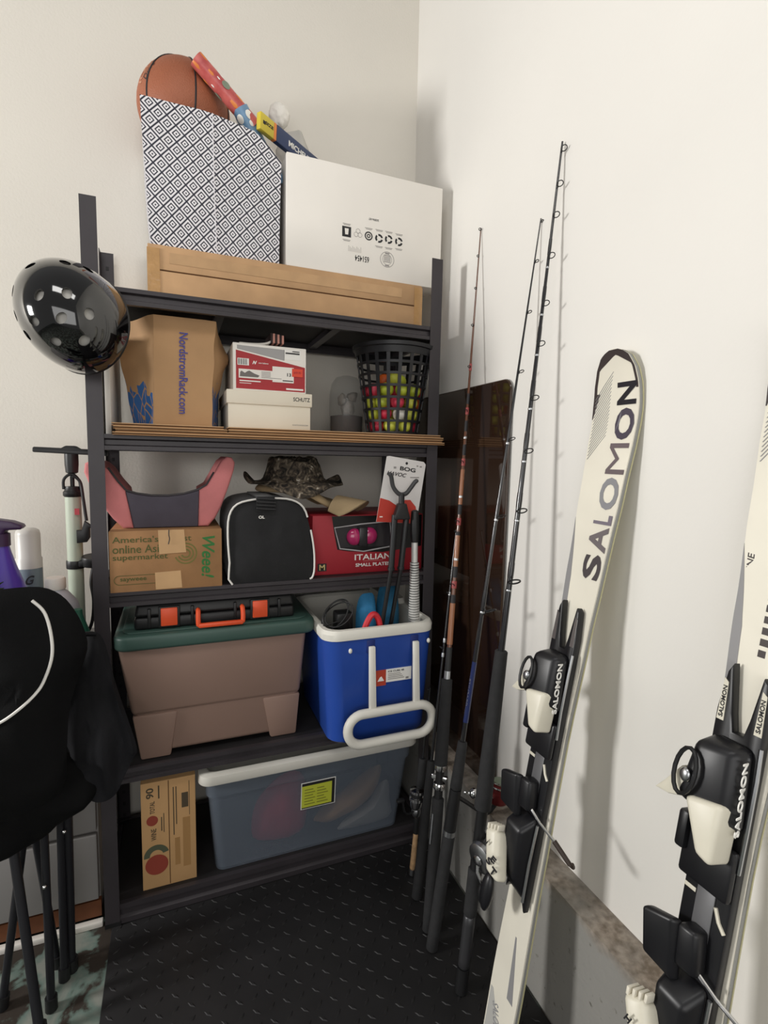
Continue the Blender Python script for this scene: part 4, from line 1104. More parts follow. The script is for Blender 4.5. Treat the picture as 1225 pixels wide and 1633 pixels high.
sh2 = MB().puff(smooth_loop([(.965, Z5 + .008), (1.0, .09), (1.05, .115), (1.09, .15), (1.115, .195), (1.135, .19), (1.14, .13), (1.135, Z5 + .008)], 3), .062, .022, .022, 6, .004, 20, 4)
single('shoe', sh2, mat('pale_grey_leather', 'a5a3a0', .55, var=(14, .08)), (1.06, .062, Z5 + .006), 'pale grey shoe under the tan shoe in the translucent tote', 'shoe')

# ------------------------------------------------------------------ right wall: dark glass panel and fishing rods
gp = thing('tinted_glass', 'dark brown tinted glass panel leaning on the right wall', 'glass panel', (1.327, 0, FZ))
pv = []
for cy_, cz_, a_ in ((-.255 + .028, FZ + 1.146 - .028, 90), (.30 - .028, FZ + 1.146 - .028, 0), (.30 - .028, FZ + .030, -90), (-.255 + .028, FZ + .030, -180)):
    pv += arc(cy_, cz_, .028, a_ + 90, a_, 5) if False else [(cy_ + .028 * math.cos(math.radians(t)), cz_ + .028 * math.sin(math.radians(t))) for t in [a_ + 90 - 18 * k for k in range(6)]]
gmb = MB().prism(pv, 'x', 1.3215, 1.3285)
obj('pane', gmb, mat('dark_tinted_glass', '2b1d15', .06, spec=.9, coat=.6), gp, 0)
edge = [(1.325, y, z) for y, z in pv]
obj('polished_edge', MB().tube(edge, .0037, 6, True), mat('glass_edge', '3a2c22', .2), gp)

m_foam = mat('black_eva_foam', '232324', .85, var=(60, .15), bump=(300, .3)); m_blank = mat('black_rod_blank', '17171a', .25, coat=.5)
m_brown = mat('amber_rod_blank', '5a3420', .25, coat=.6); m_amber = mat('amber_thread', '875433', .35, coat=.4); m_redth = mat('red_thread', '8f3d3c', .4)
m_bluebl = mat('blue_rod_blank', '1f2a58', .25, coat=.5); m_cork = mat('cork', 'b3906a', .8, var=(90, .2))
def rod(name, label, butt, tip, segs, guides, gdir, gmat=None, group=None):
    bt, tp_ = Vector(butt), Vector(tip); d = tp_ - bt; L = d.length; ax_ = d.normalized(); Q = d.to_track_quat('Z', 'Y').to_matrix()
    o = thing(name, label, 'fishing rod', butt, group=group)
    for nm, t0, t1, r0, r1, m in segs:
        mid = [(r0 + (r1 - r0) * k / 6, t0 * L + (t1 - t0) * L * k / 6) for k in range(7)]
        if nm in ('foam_grip', 'butt_grip', 'cork_grip'):
            mid = [(r0 * .8, t0 * L)] + [(r, z) for r, z in mid[1:-1]] + [(r1 * .8, t1 * L)]
            mid.insert(1, (r0, t0 * L + .003)); mid.insert(-1, (r1, t1 * L - .003))
        obj(nm, MB().lathe(mid, bt, 14, Q), m, o, 50)
    g = Vector(gdir); g = (g - ax_ * g.dot(ax_)).normalized(); sd_ = ax_.cross(g)
    for t, rr, off in guides:
        c = bt + d * t + g * (rr + off)
        e1_ = (g * .86 + ax_ * .5).normalized()
        G_ = MB().tube([c + (e1_ * math.cos(k * PI / 8) + sd_ * math.sin(k * PI / 8)) * rr for k in range(16)], max(.0011, rr * .14), 6, True)
        p0 = bt + d * t
        G_.tube([p0 - ax_ * rr * 1.6, c - e1_ * rr * .98], max(.0009, rr * .11), 5)
        G_.tube([p0 + ax_ * .006, c - e1_ * rr], max(.0009, rr * .11), 5)
        go_ = obj('line_guide', G_, gmat or m_black, o, 50)
    return o, bt, d, ax_, Q, g, sd_, L
def wraps(o, bt, d, Q, items):
    for t, ln, r, m in items:
        L = d.length
        obj('thread_wrap', MB().lathe([(r, t * L - ln / 2), (r * 1.06, t * L), (r, t * L + ln / 2)], bt, 12, Q), m, o, 50)
# A heavy black rod with silver reel
oA, btA, dA, axA, QA, gA, sA, LA = rod('fishing_rod', 'heavy black boat rod with round silver reel, tallest of the rods', (1.104, -.472, .002), (1.325, -.409, 1.96),
    [('butt_cap', 0, .03, .0145, .0150, m_black), ('butt_grip', .03, .094, .0140, .0140, mat('grey_metal_butt', '4a4a4c', .35, .6)), ('foam_grip', .094, .150, .0155, .0165, m_foam),
     ('reel_seat', .150, .222, .0130, .0130, m_black), ('foam_grip', .222, .412, .0200, .0150, m_foam), ('blank', .412, 1.0, .0075, .0022, m_blank)],
    [(.495, .0135, .006), (.577, .011, .005), (.646, .0095, .005), (.707, .0088, .0045), (.769, .0082, .0045), (.815, .0078, .004), (.869, .0075, .004), (.915, .0072, .004), (.950, .007, .004), (.99, .0068, .003)], (-.1, -1, 0))
wraps(oA, btA, dA, QA, [(t + .012, .035, .0078 - .0052 * (t - .41) / .59, m_blank) for t in (.495, .577, .646, .707, .769, .815, .869)] + [(t - .012, .004, .0080 - .0054 * (t - .41) / .59, m_silver) for t in (.495, .577, .646, .707, .769, .815, .869)])
def reelA():
    c = btA + dA * .185 + Vector((.010, -.03, 0)) - axA * .012
    Qx = (Vector((1, .25, .1))).to_track_quat('Z', 'Y').to_matrix()
    r = obj('reel', MB().lathe([(0, -.034), (.026, -.034), (.033, -.030), (.035, -.02), (.028, -.019), (.028, .019), (.035, .02), (.033, .03), (.02, .034), (0, .034)], c, 28, Qx), m_silver, oA, 40)
    h0 = c + Qx @ Vector((0, 0, -.036))
    obj('crank', MB().tube([h0, h0 + Vector((-.004, -.006, -.022)), h0 + Vector((.004, -.018, -.048))], .004, 8), m_chrome, r)
    obj('crank_knob', MB().ball(h0 + Vector((-.002, -.026, -.058)), (.012, .012, .024), 14, 10), m_black, r, 60)
    obj('star_drag', MB().lathe([(.012, -.036), (.012, -.040), (.006, -.043)], c, 8, Qx), m_chrome, r)
    obj('reel_foot', MB().tube([c, btA + dA * .185], .008, 8), m_black, r)
reelA()
# B slim rod with blue section and red spinning reel
oB, btB, dB, axB, QB, gB, sB, LB = rod('fishing_rod', 'slim black rod with blue lower section and red spinning reel', (1.088, -.354, .002), (1.33, -.339, 1.825),
    [('foam_grip', 0, .165, .0150, .0155, m_foam), ('grip_ring', .165, .172, .0158, .0158, m_silver), ('reel_seat', .172, .23, .0155, .0145, m_black), ('foam_grip', .23, .297, .0150, .0120, m_foam),
     ('blank', .297, .324, .0062, .006, m_blank), ('blue_blank', .324, .408, .0066, .0060, m_bluebl), ('blank', .408, 1.0, .0056, .0014, m_blank)],
    [(.482, .013, .012), (.608, .009, .008), (.711, .007, .006), (.800, .0055, .005), (.878, .0045, .004), (.944, .004, .0035), (.996, .003, .002)], (.3, -1, 0))
wraps(oB, btB, dB, QB, [(t + .01, .05, .0062 - .0045 * (t - .4) / .6, m_blank) for t in (.482, .608, .711)] + [(t - .006, .005, .0066 - .0046 * (t - .4) / .6, m_silver) for t in (.482, .608, .711)])
txt(oB, 'GRAPHITE', m_silver, btB + dB * .366 + Vector((-.0064, -.001, 0)), .07, .005, axB, -sB.cross(axB).cross(axB) if False else Vector((0, -1, 0)).cross(axB).cross(axB).normalized() * -1)
def reelB():
    c = Vector((1.285, -.335, .375)); z_ = Vector((.12, .0, 1)).normalized(); Qz = z_.to_track_quat('Z', 'Y').to_matrix()
    r = obj('reel', MB().lathe([(0, -.03), (.024, -.03), (.027, -.026), (.027, .0), (.024, .002), (.024, .012), (.029, .013), (.029, .019), (.02, .021), (0, .021)], c, 28, Qz), mat('red_reel_metal', '7c2f30', .3, .6), oB, 40)
    obj('spool_cap', MB().lathe([(.019, .0212), (.019, .026), (.013, .029), (0, .029)], c, 24, Qz), m_gr, r)
    obj('spool_lip', MB().lathe([(.0295, .0135), (.031, .016), (.0295, .0185)], c, 28, Qz, cap=False), m_chrome, r)
    obj('bail_wire', MB().tube([c + Qz @ Vector((.031 * math.cos(t), .031 * math.sin(t), .004 + .03 * math.sin(t * .5))) for t in [k * PI / 9 for k in range(10)]], .0016, 6), m_chrome, r)
    obj('reel_stem', MB().tube(bez([btB + dB * .205 + Vector((.004, 0, .03)), btB + dB * .20 + Vector((.035, 0, .015)), c + Vector((-.04, 0, -.055)), c + Vector((-.012, 0, -.04)), c + Vector((0, 0, -.02))], 4), .0055, 8), m_black, r)
    k = Vector((1.184, -.372, .413))
    obj('crank', MB().tube([c + Vector((-.02, -.01, -.01)), k + Vector((-.02, .01, 0)), k], .003, 8), m_chrome, r)
    obj('crank_knob', MB().ball(k, (.012, .012, .013), 16, 12), m_chrome, r, 60)
reelB()
# C amber rod
oC, btC, dC, axC, QC, gC, sC, LC = rod('fishing_rod', 'amber brown rod with red thread wraps standing before the glass panel', (1.103, -.304, .002), (1.33, -.068, 1.907),
    [('foam_grip', 0, .178, .0160, .0165, m_foam), ('reel_seat', .178, .222, .0115, .0115, m_black), ('foam_grip', .222, .341, .0185, .0150, m_foam), ('lock_ring', .341, .352, .009, .009, m_silver), ('fore_seat', .352, .385, .0085, .0085, m_black),
     ('amber_wrap', .389, .447, .0080, .0075, m_amber), ('blank', .385, 1.0, .0066, .0015, m_brown)],
    [(.473, .006, .004), (.563, .0055, .004), (.649, .005, .0035), (.724, .0045, .003), (.789, .004, .003), (.851, .0035, .003), (.907, .003, .002), (.956, .003, .002), (.997, .0035, .001)], (-1, -.6, 0))
wraps(oC, btC, dC, QC, [(t, .02, .0078 - .0058 * (t - .4) / .6, m_redth) for t in (.473, .563, .649, .724, .789)] + [(t + .018, .03, .0074 - .0058 * (t - .4) / .6, m_ink) for t in (.473, .563, .649, .724)] +
      [(t - .022, .03, .0076 - .0058 * (t - .4) / .6, m_ink) for t in (.473, .563, .649, .724)] + [(t + .036, .006, .0076 - .0058 * (t - .4) / .6, m_silver) for t in (.473, .563, .649)] + [(.52, .09, .0066, m_amber), (.61, .11, .0058, m_amber)])
for t0, t1, r in ((.215, .228, .0165), (.190, .198, .0165)): obj('seat_ring', MB().lathe([(r * .9, t0 * LC), (r, t0 * LC + .004), (r, t1 * LC - .004), (r * .9, t1 * LC)], btC, 18, QC), m_chrome, oC)
obj('seat_clamp', MB().box(-.022, .022, -.006, .006, -.006, .006, .003).apply(Matrix.Translation(btC + dC * .205) @ QC.to_4x4()), m_chrome, oC)
obj('hook_keeper', MB().tube([btC + dC * .16 + Vector((-.016, -.006, 0)), btC + dC * .12 + Vector((-.018, -.006, 0))], .003, 6), m_silver, oC)
# E thin black rod
oE, btE, dE, axE, QE, gE, sE, LE = rod('fishing_rod', 'short thin black rod nearest the shelf post with foam handle', (1.119, -.2, .002), (1.28, -.074, 1.037),
    [('foam_grip', 0, .362, .0150, .0115, m_foam), ('blank', .362, 1.0, .0046, .0022, m_blank)], [(.67, .006, .004), (.822, .0045, .0035), (.995, .003, .002)], (-1, -.3, 0))
wraps(oE, btE, dE, QE, [(.65, .012, .005, m_silver), (.69, .012, .005, m_silver), (.82, .01, .004, m_silver)])
# D small spinning combo with cork butt
oD, btD, dD, axD, QD, gD, sD, LD = rod('fishing_rod', 'small rod with cork butt and silver spinning reel by the shelf', (1.142, -.117, .002), (1.205, -.078, .56),
    [('butt_cap', 0, .03, .0095, .0095, m_silver), ('cork_grip', .03, .22, .0085, .0075, m_cork), ('reel_seat', .22, .46, .0085, .009, m_black), ('foam_grip', .46, .62, .013, .012, m_foam), ('blank', .62, 1.0, .004, .003, m_blank)],
    [(.99, .003, .002)], (-1, -.3, 0))
def reelD():
    c = Vector((1.138, -.142, .262)); Qz = Vector((.1, .05, 1)).to_track_quat('Z', 'Y').to_matrix()
    r = obj('reel', MB().lathe([(0, -.03), (.012, -.03), (.016, -.022), (.018, -.005), (.021, -.004), (.021, .004), (.017, .006), (.017, .018), (.021, .019), (.021, .026), (0, .03)], c, 24, Qz), m_chrome, oD, 40)
    obj('spool_line', MB().lathe([(.0175, .0065), (.0185, .012), (.0175, .0175)], c, 20, Qz, cap=False), m_black, r)
    obj('body', MB().ball(c + Vector((.0, 0, -.04)), (.013, .014, .02), 14, 10), m_silver, r, 60)
    obj('reel_foot', MB().tube([c + Vector((0, 0, -.035)), btD + dD * .36], .005, 6), m_black, r)
    obj('crank', MB().tube(bez([c + Vector((-.01, -.005, -.035)), c + Vector((-.03, -.01, -.035)), c + Vector((-.044, -.014, -.02)), c + Vector((-.05, -.016, .012))], 4), .003, 6), m_black, r)
    obj('crank_knob', MB().box(-.014, .010, -.006, .006, -.005, .005, .003).apply(Matrix.Translation(c + Vector((-.056, -.016, .017)))), m_black, r)
reelD()

# ------------------------------------------------------------------ skis
m_top = mat('ski_cream_topsheet', 'e4dfd0', .32, var=(7, .06), coat=.3); m_swall = mat('ski_sidewall', '8f8f8c', .4); m_sedge = mat('ski_yellowed_edge', 'b9b48c', .35)
m_sgrey = mat('ski_grey_graphic', '8b8a8b', .35); m_sdark = mat('ski_dark_graphic', '3a3232', .35); m_bind = mat('binding_black', '161619', .38, var=(20, .1)); m_bwhite = mat('binding_white', 'd3cebd', .4, var=(9, .06))
SKI_W = [(0, .036), (.012, .0410), (.15, .0425), (.4, .0385), (.7, .0355), (.9, .0405), (1.05, .0465), (1.2, .0530), (1.31, .0572), (1.37, .0575), (1.41, .0545), (1.44, .047), (1.462, .034), (1.472, .018), (1.475, .004)]
def skw(s_):
    for (a_, x_), (b_, y_) in zip(SKI_W, SKI_W[1:]):
        if a_ <= s_ <= b_:
            t = (s_ - a_) / (b_ - a_); t = t * t * (3 - 2 * t) if s_ < 1.37 else t
            return x_ + (y_ - x_) * t
    return .004
def skup(s_): return -.034 * max(0, (s_ - 1.33) / .145) ** 1.8 - .004 * math.sin(PI * min(1, s_ / 1.3))
def ski(label, base_y, tip_y, ax_=1.104, lean=.160, letters=None):
    o0 = Vector((ax_, base_y, .004)); Zv = Vector((lean, (tip_y - base_y) / 1.455, 1)).normalized()
    Xv = Vector((0, -1, 0)); Xv = (Xv - Zv * Xv.dot(Zv)).normalized(); Yv = Zv.cross(Xv)
    R_ = Matrix((Xv, Yv, Zv)).transposed()
    o = thing('ski', label, 'ski', o0, R_, 'pair of cream skis leaning on the wall')
    SS = [0, .006, .012] + [.03 + .06 * k for k in range(22)] + [1.33 + .012 * k for k in range(12)] + [1.472, 1.475]
    def layer(nm, y0, y1, m, g=0):
        mb = MB(); V = []
        for s_ in SS:
            w_ = max(.002, skw(s_) + g); u = skup(s_)
            V.append([mb.bm.verts.new(p) for p in ((-w_, u + y0, s_), (0, u + y0 - .0006, s_), (w_, u + y0, s_), (w_, u + y1, s_), (0, u + y1, s_), (-w_, u + y1, s_))])
        for A_, B_ in zip(V, V[1:]):
            for k in range(6): mb.bm.faces.new((A_[k], A_[(k + 1) % 6], B_[(k + 1) % 6], B_[k]))
        mb.bm.faces.new(V[0][::-1]); mb.bm.faces.new(V[-1])
        return obj(nm, mb, m, o, 30, True)
    layer('top_sheet', 0, .003, m_top); layer('side_wall', .0031, .009, m_swall, .0012); layer('steel_edge', .0091, .012, m_sedge, .002)
    def strip(nm, m, sa, sb, fx0, fx1, y_=-.0009, n=14):
        mb = MB(); V = []
        for k in range(n + 1):
            s_ = sa + (sb - sa) * k / n; w_ = skw(s_); u = skup(s_)
            a0, a1 = fx0(s_, w_), fx1(s_, w_)
            V.append([mb.bm.verts.new(p) for p in ((a0, u + y_, s_), (a1, u + y_, s_), (a1, u + y_ + .0006, s_), (a0, u + y_ + .0006, s_))])
        for A_, B_ in zip(V, V[1:]):
            for q in range(4): mb.bm.faces.new((A_[q], A_[(q + 1) % 4], B_[(q + 1) % 4], B_[q]))
        mb.bm.faces.new(V[0][::-1]); mb.bm.faces.new(V[-1])
        return obj(nm, mb, m, o, 0, True)
    strip('tip_guard', m_sdark, 1.395, 1.4735, lambda s_, w_: -w_, lambda s_, w_: -w_ + min(2 * w_, .007 if s_ < 1.44 else .007 + (s_ - 1.44) * 1.2), n=18)
    strip('tip_guard', m_sdark, 1.40, 1.4735, lambda s_, w_: w_ - min(2 * w_, .005 if s_ < 1.445 else .005 + (s_ - 1.445) * 1.2), lambda s_, w_: w_, n=18)
    strip('grey_graphic', m_sdark, 1.345, 1.395, lambda s_, w_: -w_, lambda s_, w_: -w_ + .014 * (s_ - 1.34) / .05)
    for k in range(18):   # hatch lines on the shovel
        s0 = 1.262 + k * .0072
        strip('hatch_line', m_sgrey, s0, s0 + .05, lambda s_, w_, s0=s0: -w_ + .004 + (s_ - s0) * .8, lambda s_, w_, s0=s0: -w_ + .0055 + (s_ - s0) * .8, n=6)
    strip('grey_graphic', m_sgrey, .90, 1.14, lambda s_, w_: -w_, lambda s_, w_: -w_ + .014 * min(1, (1.14 - s_) / .12))
    strip('grey_graphic', m_sgrey, .13, .26, lambda s_, w_: .006 + (.26 - s_) * .05, lambda s_, w_: .010 + (.26 - s_) * .16)
    strip('grey_graphic', mat('ski_pale_graphic', 'b4b3ae', .35), .012, .11, lambda s_, w_: -w_ + .004, lambda s_, w_: -w_ + .012 + (.11 - s_) * .55)
    txt(o, 'SALOMON', m_sgrey, (-.004, -.0012, .055), .075, .02, (.35, 0, -1), (1, 0, .35), local=True, bold=.01)
    cols = ['4a4446', '6d6668', '77707a', '8a8a8d', '6a5f62', '4a4450', '1d1c24']
    if letters:
        for ch, (sa, sb), c_ in zip('SALOMON', letters, cols):
            sm2 = (sa + sb) / 2; w_ = skw(sm2); u = skup(sm2)
            ob_ = txt(o, ch, mat('ski_letter_' + c_, c_, .35), (w_ - .027, 0, sm2), (sb - sa) * 1.02, .046, (0, 0, 1), (-1, 0, 0), local=True, bold=0 if ch == 'M' else .03, th=.0004)
            for v in ob_.data.vertices: v.co.y = skup(v.co.z) - .0012 + (v.co.y * .5)
    else:
        txt(o, 'POWERLINE', m_sdark, (-.036, -.0013, 1.085), .085, .010, (-.05, 0, 1), (-1, 0, -.05), local=True, bold=.02, shear=.2)
        for k in range(7): strip('leaf_graphic', m_sdark, .985 + k * .016, .995 + k * .016, lambda s_, w_: -.004, lambda s_, w_, k=k: .006 + .002 * (k % 3), n=2)
    # binding plate
    def lb(nm, m, x0, x1, y0, y1, z0, z1, bev=.003, par=o, seg=2): return obj(nm, MB().box(x0, x1, y0, y1, z0, z1, bev, seg), m, par, 40, True)
    pl = obj('binding_plate', MB().prism([(-.031, .345), (-.012, .375), (.012, .375), (.031, .335), (.033, .60), (.033, .90), (.027, .955), (.020, .962), (.012, .90), (.007, .875), (-.007, .875), (-.012, .90), (-.022, .968), (-.028, .955), (-.034, .90), (-.034, .60)], 'y', -.022, -.005, .003), m_bind, o, 40, True)
    for sx in (-1, 1):
        obj('silver_inlay', MB().prism([(sx * .026 - .005, .885), (sx * .026 + .005, .885), (sx * .026 + .003, .94), (sx * .026 - .003, .945)], 'y', -.0232, -.022), m_silver if letters else m_bwhite, pl, 0, True)
        if not letters: txt(pl, 'SALOMON', m_ink, (sx * .026, -.0233, .912), .045, .006, (0, 0, 1), (-1, 0, 0), local=True, bold=.02)
    toe = obj('toe_piece', MB().hexa([(-.040, -.075, .772), (.028, -.060, .760), (.034, -.02, .745), (-.034, -.02, .765), (-.028, -.066, .858), (.022, -.052, .862), (.030, -.02, .868), (-.030, -.02, .868)], .012, 3), m_bind, o, 50, True)
    obj('toe_wing', MB().prism([(-.072, .762), (-.060, .778), (-.038, .812), (-.026, .80), (-.030, .772), (-.050, .764)], 'y', -.070, -.050, .004), m_bwhite, toe, 40, True)
    obj('toe_jaw', MB().hexa([(.006, -.078, .716), (.026, -.074, .708), (.030, -.035, .708), (.008, -.035, .716), (-.022, -.078, .782), (.024, -.066, .790), (.030, -.03, .79), (-.016, -.03, .78)], .007, 3), m_bwhite, toe, 40, True)
    obj('toe_ring', MB().tube([(-.026 + .015 * math.cos(t), -.0765 + .004 * math.sin(t), .812 + .032 * math.sin(t)) for t in [2 * PI * k / 16 for k in range(16)]], .003, 6, True), m_black, toe, 40, True)
    obj('toe_screw', MB().ball((-.026, -.0745, .806), (.008, .004, .010), 10, 8), m_silver, toe, 40, True)
    txt(toe, 'SALOMON', m_snow if letters else m_snow, (.0325, -.044, .802), .10, .013, (-.02, -.05, 1), (.15, -1, -.05), local=True, bold=.02, th=.0012)
    obj('toe_guard', MB().tube([(.033, -.022, .87), (.038, -.028, .83), (.039, -.03, .76), (.035, -.024, .70)], .0028, 6), m_silver, toe, 40, True)
    lb('boot_pad', m_bind, -.040, .034, -.036, -.0222, .655, .728, .006)
    lb('boot_pad', m_bind, -.046, -.030, -.045, -.0222, .69, .745, .005)
    lb('rail', mat('rail_grey', '6b6b6d', .4, .3), -.013, .013, -.0245, -.0222, .545, .652, .0008)
    lb('rail_tick', m_bwhite, -.032, -.015, -.0235, -.0222, .636, .642, .0004); obj('rail_tick', MB().tube([(.015, -.0235, .638), (.022, -.0235, .622), (.031, -.0235, .612)], .0026, 6), m_bwhite, o, 40, True)
    br = obj('brake_pedal', MB().hexa([(-.052, -.062, .525), (-.008, -.052, .515), (-.004, -.036, .515), (-.048, -.044, .53), (-.060, -.068, .590), (-.016, -.060, .602), (-.010, -.042, .602), (-.054, -.05, .592)], .006, 3), m_bind, o, 50, True)
    obj('brake_pad', MB().hexa([(-.010, -.052, .54), (.018, -.046, .54), (.020, -.0225, .54), (-.008, -.0225, .54), (-.014, -.052, .60), (.012, -.048, .60), (.014, -.0225, .60), (-.012, -.0225, .60)], .006), m_bind, br, 50, True)
    obj('brake_arm', MB().tube([(.012, -.036, .548), (.040, -.030, .532), (.066, -.012, .512)], .0028, 8), m_chrome, br, 40, True)
    obj('brake_tip', MB().tube([(.066, -.012, .512), (.098, .004, .487), (.105, .006, .487), (.106, .002, .494)], [.005, .0048, .0045, .003], 8), mat('brown_black_plastic', '332822', .5), br, 40, True)
    hl = obj('heel_piece', MB().hexa([(-.024, -.056, .405), (.020, -.052, .40), (.030, -.02, .355), (-.030, -.02, .36), (-.024, -.062, .505), (.018, -.056, .50), (.028, -.02, .53), (-.028, -.02, .53)], .008, 3), m_bind, o, 50, True)
    obj('heel_rail', MB().tube([(.031, -.028, .36), (.032, -.030, .44), (.031, -.026, .52)], .003, 6), m_silver, hl, 40, True)
    lev = MB().hexa([(-.016, -.098, .402), (.014, -.088, .392), (.018, -.058, .388), (-.012, -.062, .398), (-.052, -.088, .470), (-.022, -.078, .482), (-.016, -.050, .474), (-.044, -.056, .464)], .009, 3)
    obj('heel_cup', lev, m_bwhite, hl, 50, True)
    for k in range(4):
        obj('heel_tooth', MB().box(-.047 + k * .008, -.0425 + k * .008, -.084 + k * .002, -.062, .468 + k * .0032, .480 + k * .0032, .001), m_offw, hl, 40, True)
    for ch, px_, pz_, sz in (('S', -.010, .424, .014), ('T', .004, .412, .016), ('E', -.002, .432, .013), ('H', -.028, .452, .010)):
        txt(hl, ch, m_ink, (px_, -.0985 + (pz_ - .40) * .13 + (px_ + .016) * .33, pz_), sz * .8, sz, (.94, .30, -.34), (.34, .12, .94), local=True, bold=.03, th=.0015)
    obj('heel_lever', MB().ball((-.016, -.080, .352), (.016, .012, .040), 16, 12), m_bind, hl, 60, True)
    return o
LET = [(1.022, 1.072), (1.078, 1.128), (1.133, 1.152), (1.163, 1.226), (1.234, 1.294), (1.302, 1.363), (1.370, 1.412)]
ski('cream ski with large dark lettering leaning beside the fishing rods', -.606, -.618, letters=LET)
ski('cream ski with grey side graphic nearest the camera at the right', -.977, -.962)

# ------------------------------------------------------------------ left side: drawer unit, bottles, pump, camp chair
dw = thing('drawer_unit', 'pale grey drawer cabinet behind the folded camp chair', 'cabinet', (-.1, .2, 0))
m_cab = mat('pale_grey_laminate', '8b8886', .6, var=(7, .04)); m_wood = mat('brown_wood_strip', '5e3418', .6, var=(20, .25))
obj('carcass', MB().box(-.55, .297, .052, .385, .012, .70, .003), m_cab, dw)
for z0, z1 in ((.064, .246), (.258, .468), (.480, .690)): obj('drawer', MB().box(-.545, .294, .034, .0515, z0, z1, .003), m_cab, dw)
obj('toe_kick', MB().box(-.545, .299, .038, .0515, .012, .058), m_wood, dw)
obj('floor_trim', MB().box(-.55, .303, .020, .0375, -.0078, .008, .003), m_white, dw)

def bottle(name, label, cat, c, prof, m, n=28, sy=1):
    o = thing(name, label, cat, c)
    obj('body', MB().lathe(prof, c, n, sy=sy), m, o, 50); return o
m_purp = mat('purple_plastic', '4b35a0', .3, coat=.3); m_dpurp = mat('dark_purple_plastic', '3a2545', .4)
c = (.098, .10, .7005)
sb = bottle('spray_bottle', 'purple trigger spray bottle standing on the drawer cabinet', 'spray bottle', c, [(0, 0), (.058, 0), (.062, .006), (.062, .17), (.054, .20), (.034, .262), (.024, .30), (.021, .315), (0, .315)], m_purp)
obj('collar', MB().lathe([(.025, .312), (.025, .342), (.018, .345)], c, 20), m_dpurp, sb)
obj('trigger_head', MB().prism([(.052, 1.055), (.050, 1.068), (.062, 1.077), (.10, 1.0785), (.13, 1.073), (.150, 1.064), (.153, 1.058), (.148, 1.053), (.118, 1.052), (.112, 1.04), (.085, 1.04), (.08, 1.052)], 'y', .078, .122, .006, 3), m_dpurp, sb)
obj('trigger', MB().tube([(.078, .10, 1.055), (.066, .10, 1.03), (.060, .10, 1.0)], .006, 8), m_dpurp, sb)
def wrap_label(o, c, r, z0, z1, a0, a1, m, nm='label_band'):
    def f(u, v, rr):
        a_ = math.radians(a0 + (a1 - a0) * u); return (c[0] + rr * math.cos(a_), c[1] + rr * math.sin(a_), z0 + (z1 - z0) * v)
    mb = MB(); mb.grid(lambda u, v: f(u, v, r), 16, 2); mb.grid(lambda u, v: f(u, v, r + .0008), 16, 2)
    return obj(nm, mb, m, o, 40)
wrap_label(sb, c, .0622, .73, .905, -175, -10, mat('grey_label', 'a9a5ab', .4))
txt(sb, 'PURPLE', m_ink, (.095, .0365, .885), .065, .018, (1, 0, .12), (0, 0, 1), bold=.02, shear=.3, th=.0012)
txt(sb, 'POWER', m_grey_ink, (.095, .0365, .860), .05, .014, (1, 0, .05), (0, 0, 1), bold=.01, th=.0012)
m_can = mat('white_can_paint', 'c9c6c0', .35)
c = (.123, .26, .7005)
sc = bottle('spray_can', 'white aerosol can behind the purple spray bottle', 'spray can', c, [(0, 0), (.03, 0), (.032, .004), (.032, .25), (.0295, .253), (.0295, .318), (.027, .328), (.02, .333), (0, .334)], m_can)
wrap_label(sc, c, .0322, .86, .925, -170, -10, mat('blue_grey_print', '7d8a92', .4)); wrap_label(sc, c, .0323, .80, .855, -170, -10, mat('pale_green_print', '9ab0a3', .4))
txt(sc, 'G', m_ink, (.131, .227, .895), .022, .024, (1, 0, .2), (0, 0, 1), bold=.02, shear=.3, th=.0014)
c = (.207, .135, .7005)
jg = bottle('jug', 'white plastic jug with ribbed screw cap beside the bicycle pump', 'jug', c, [(0, 0), (.05, 0), (.056, .006), (.056, .12), (.05, .15), (.03, .178), (.022, .184), (.021, .196), (0, .196)], mat('translucent_white_plastic', 'b9bcc4', .35))
obj('screw_cap', MB().lathe([(.0235, .188), (.024, .19), (.024, .214), (.0215, .218), (0, .218)], c, 30), m_white, jg)
c = (.262, .09, .7005)
gj = bottle('green_bottle', 'translucent green bottle squeezed against the shelf post', 'bottle', c, [(0, 0), (.026, 0), (.028, .004), (.028, .075), (.02, .10), (.012, .125), (.011, .14), (0, .14)], mat('green_plastic', '3f7f68', .3, trans=.3))
# floor pump
pm = thing('floor_pump', 'pale green bicycle floor pump with black handle on the cabinet', 'pump', (.243, .21, .7005))
PX, PY = .243, .21
m_pump = mat('pale_green_enamel', 'b3bcab', .35, coat=.2)
obj('base', MB().prism([(PX - .085, PY - .03), (PX + .045, PY - .03), (PX + .045, PY + .03), (PX - .085, PY + .03)], 'z', .7005, .715, .004), m_black, pm)
obj('barrel', MB().lathe([(.0195, .014), (.0195, .43)], (PX, PY, .70), 24), m_pump, pm)
obj('top_collar', MB().lathe([(.0205, .424), (.0235, .428), (.0235, .437), (.020, .441), (.018, .452), (.008, .453)], (PX, PY, .70), 24), m_black, pm)
obj('clip_bail', MB().tube(bez([(PX - .02, PY - .006, 1.145), (PX - .019, PY - .008, 1.170), (PX - .006, PY - .010, 1.184), (PX + .006, PY - .010, 1.184), (PX + .018, PY - .008, 1.168), (PX + .02, PY - .006, 1.145)], 4), .0038, 7), m_black, pm)
obj('rod', MB().lathe([(.0055, .45), (.0055, .5)], (PX, PY, .70), 12), m_black, pm)
hn = obj('handle_hub', MB().lathe([(.008, .486), (.015, .490), (.017, .512), (.017, .54)], (PX, PY, .70), 18), m_black, pm)
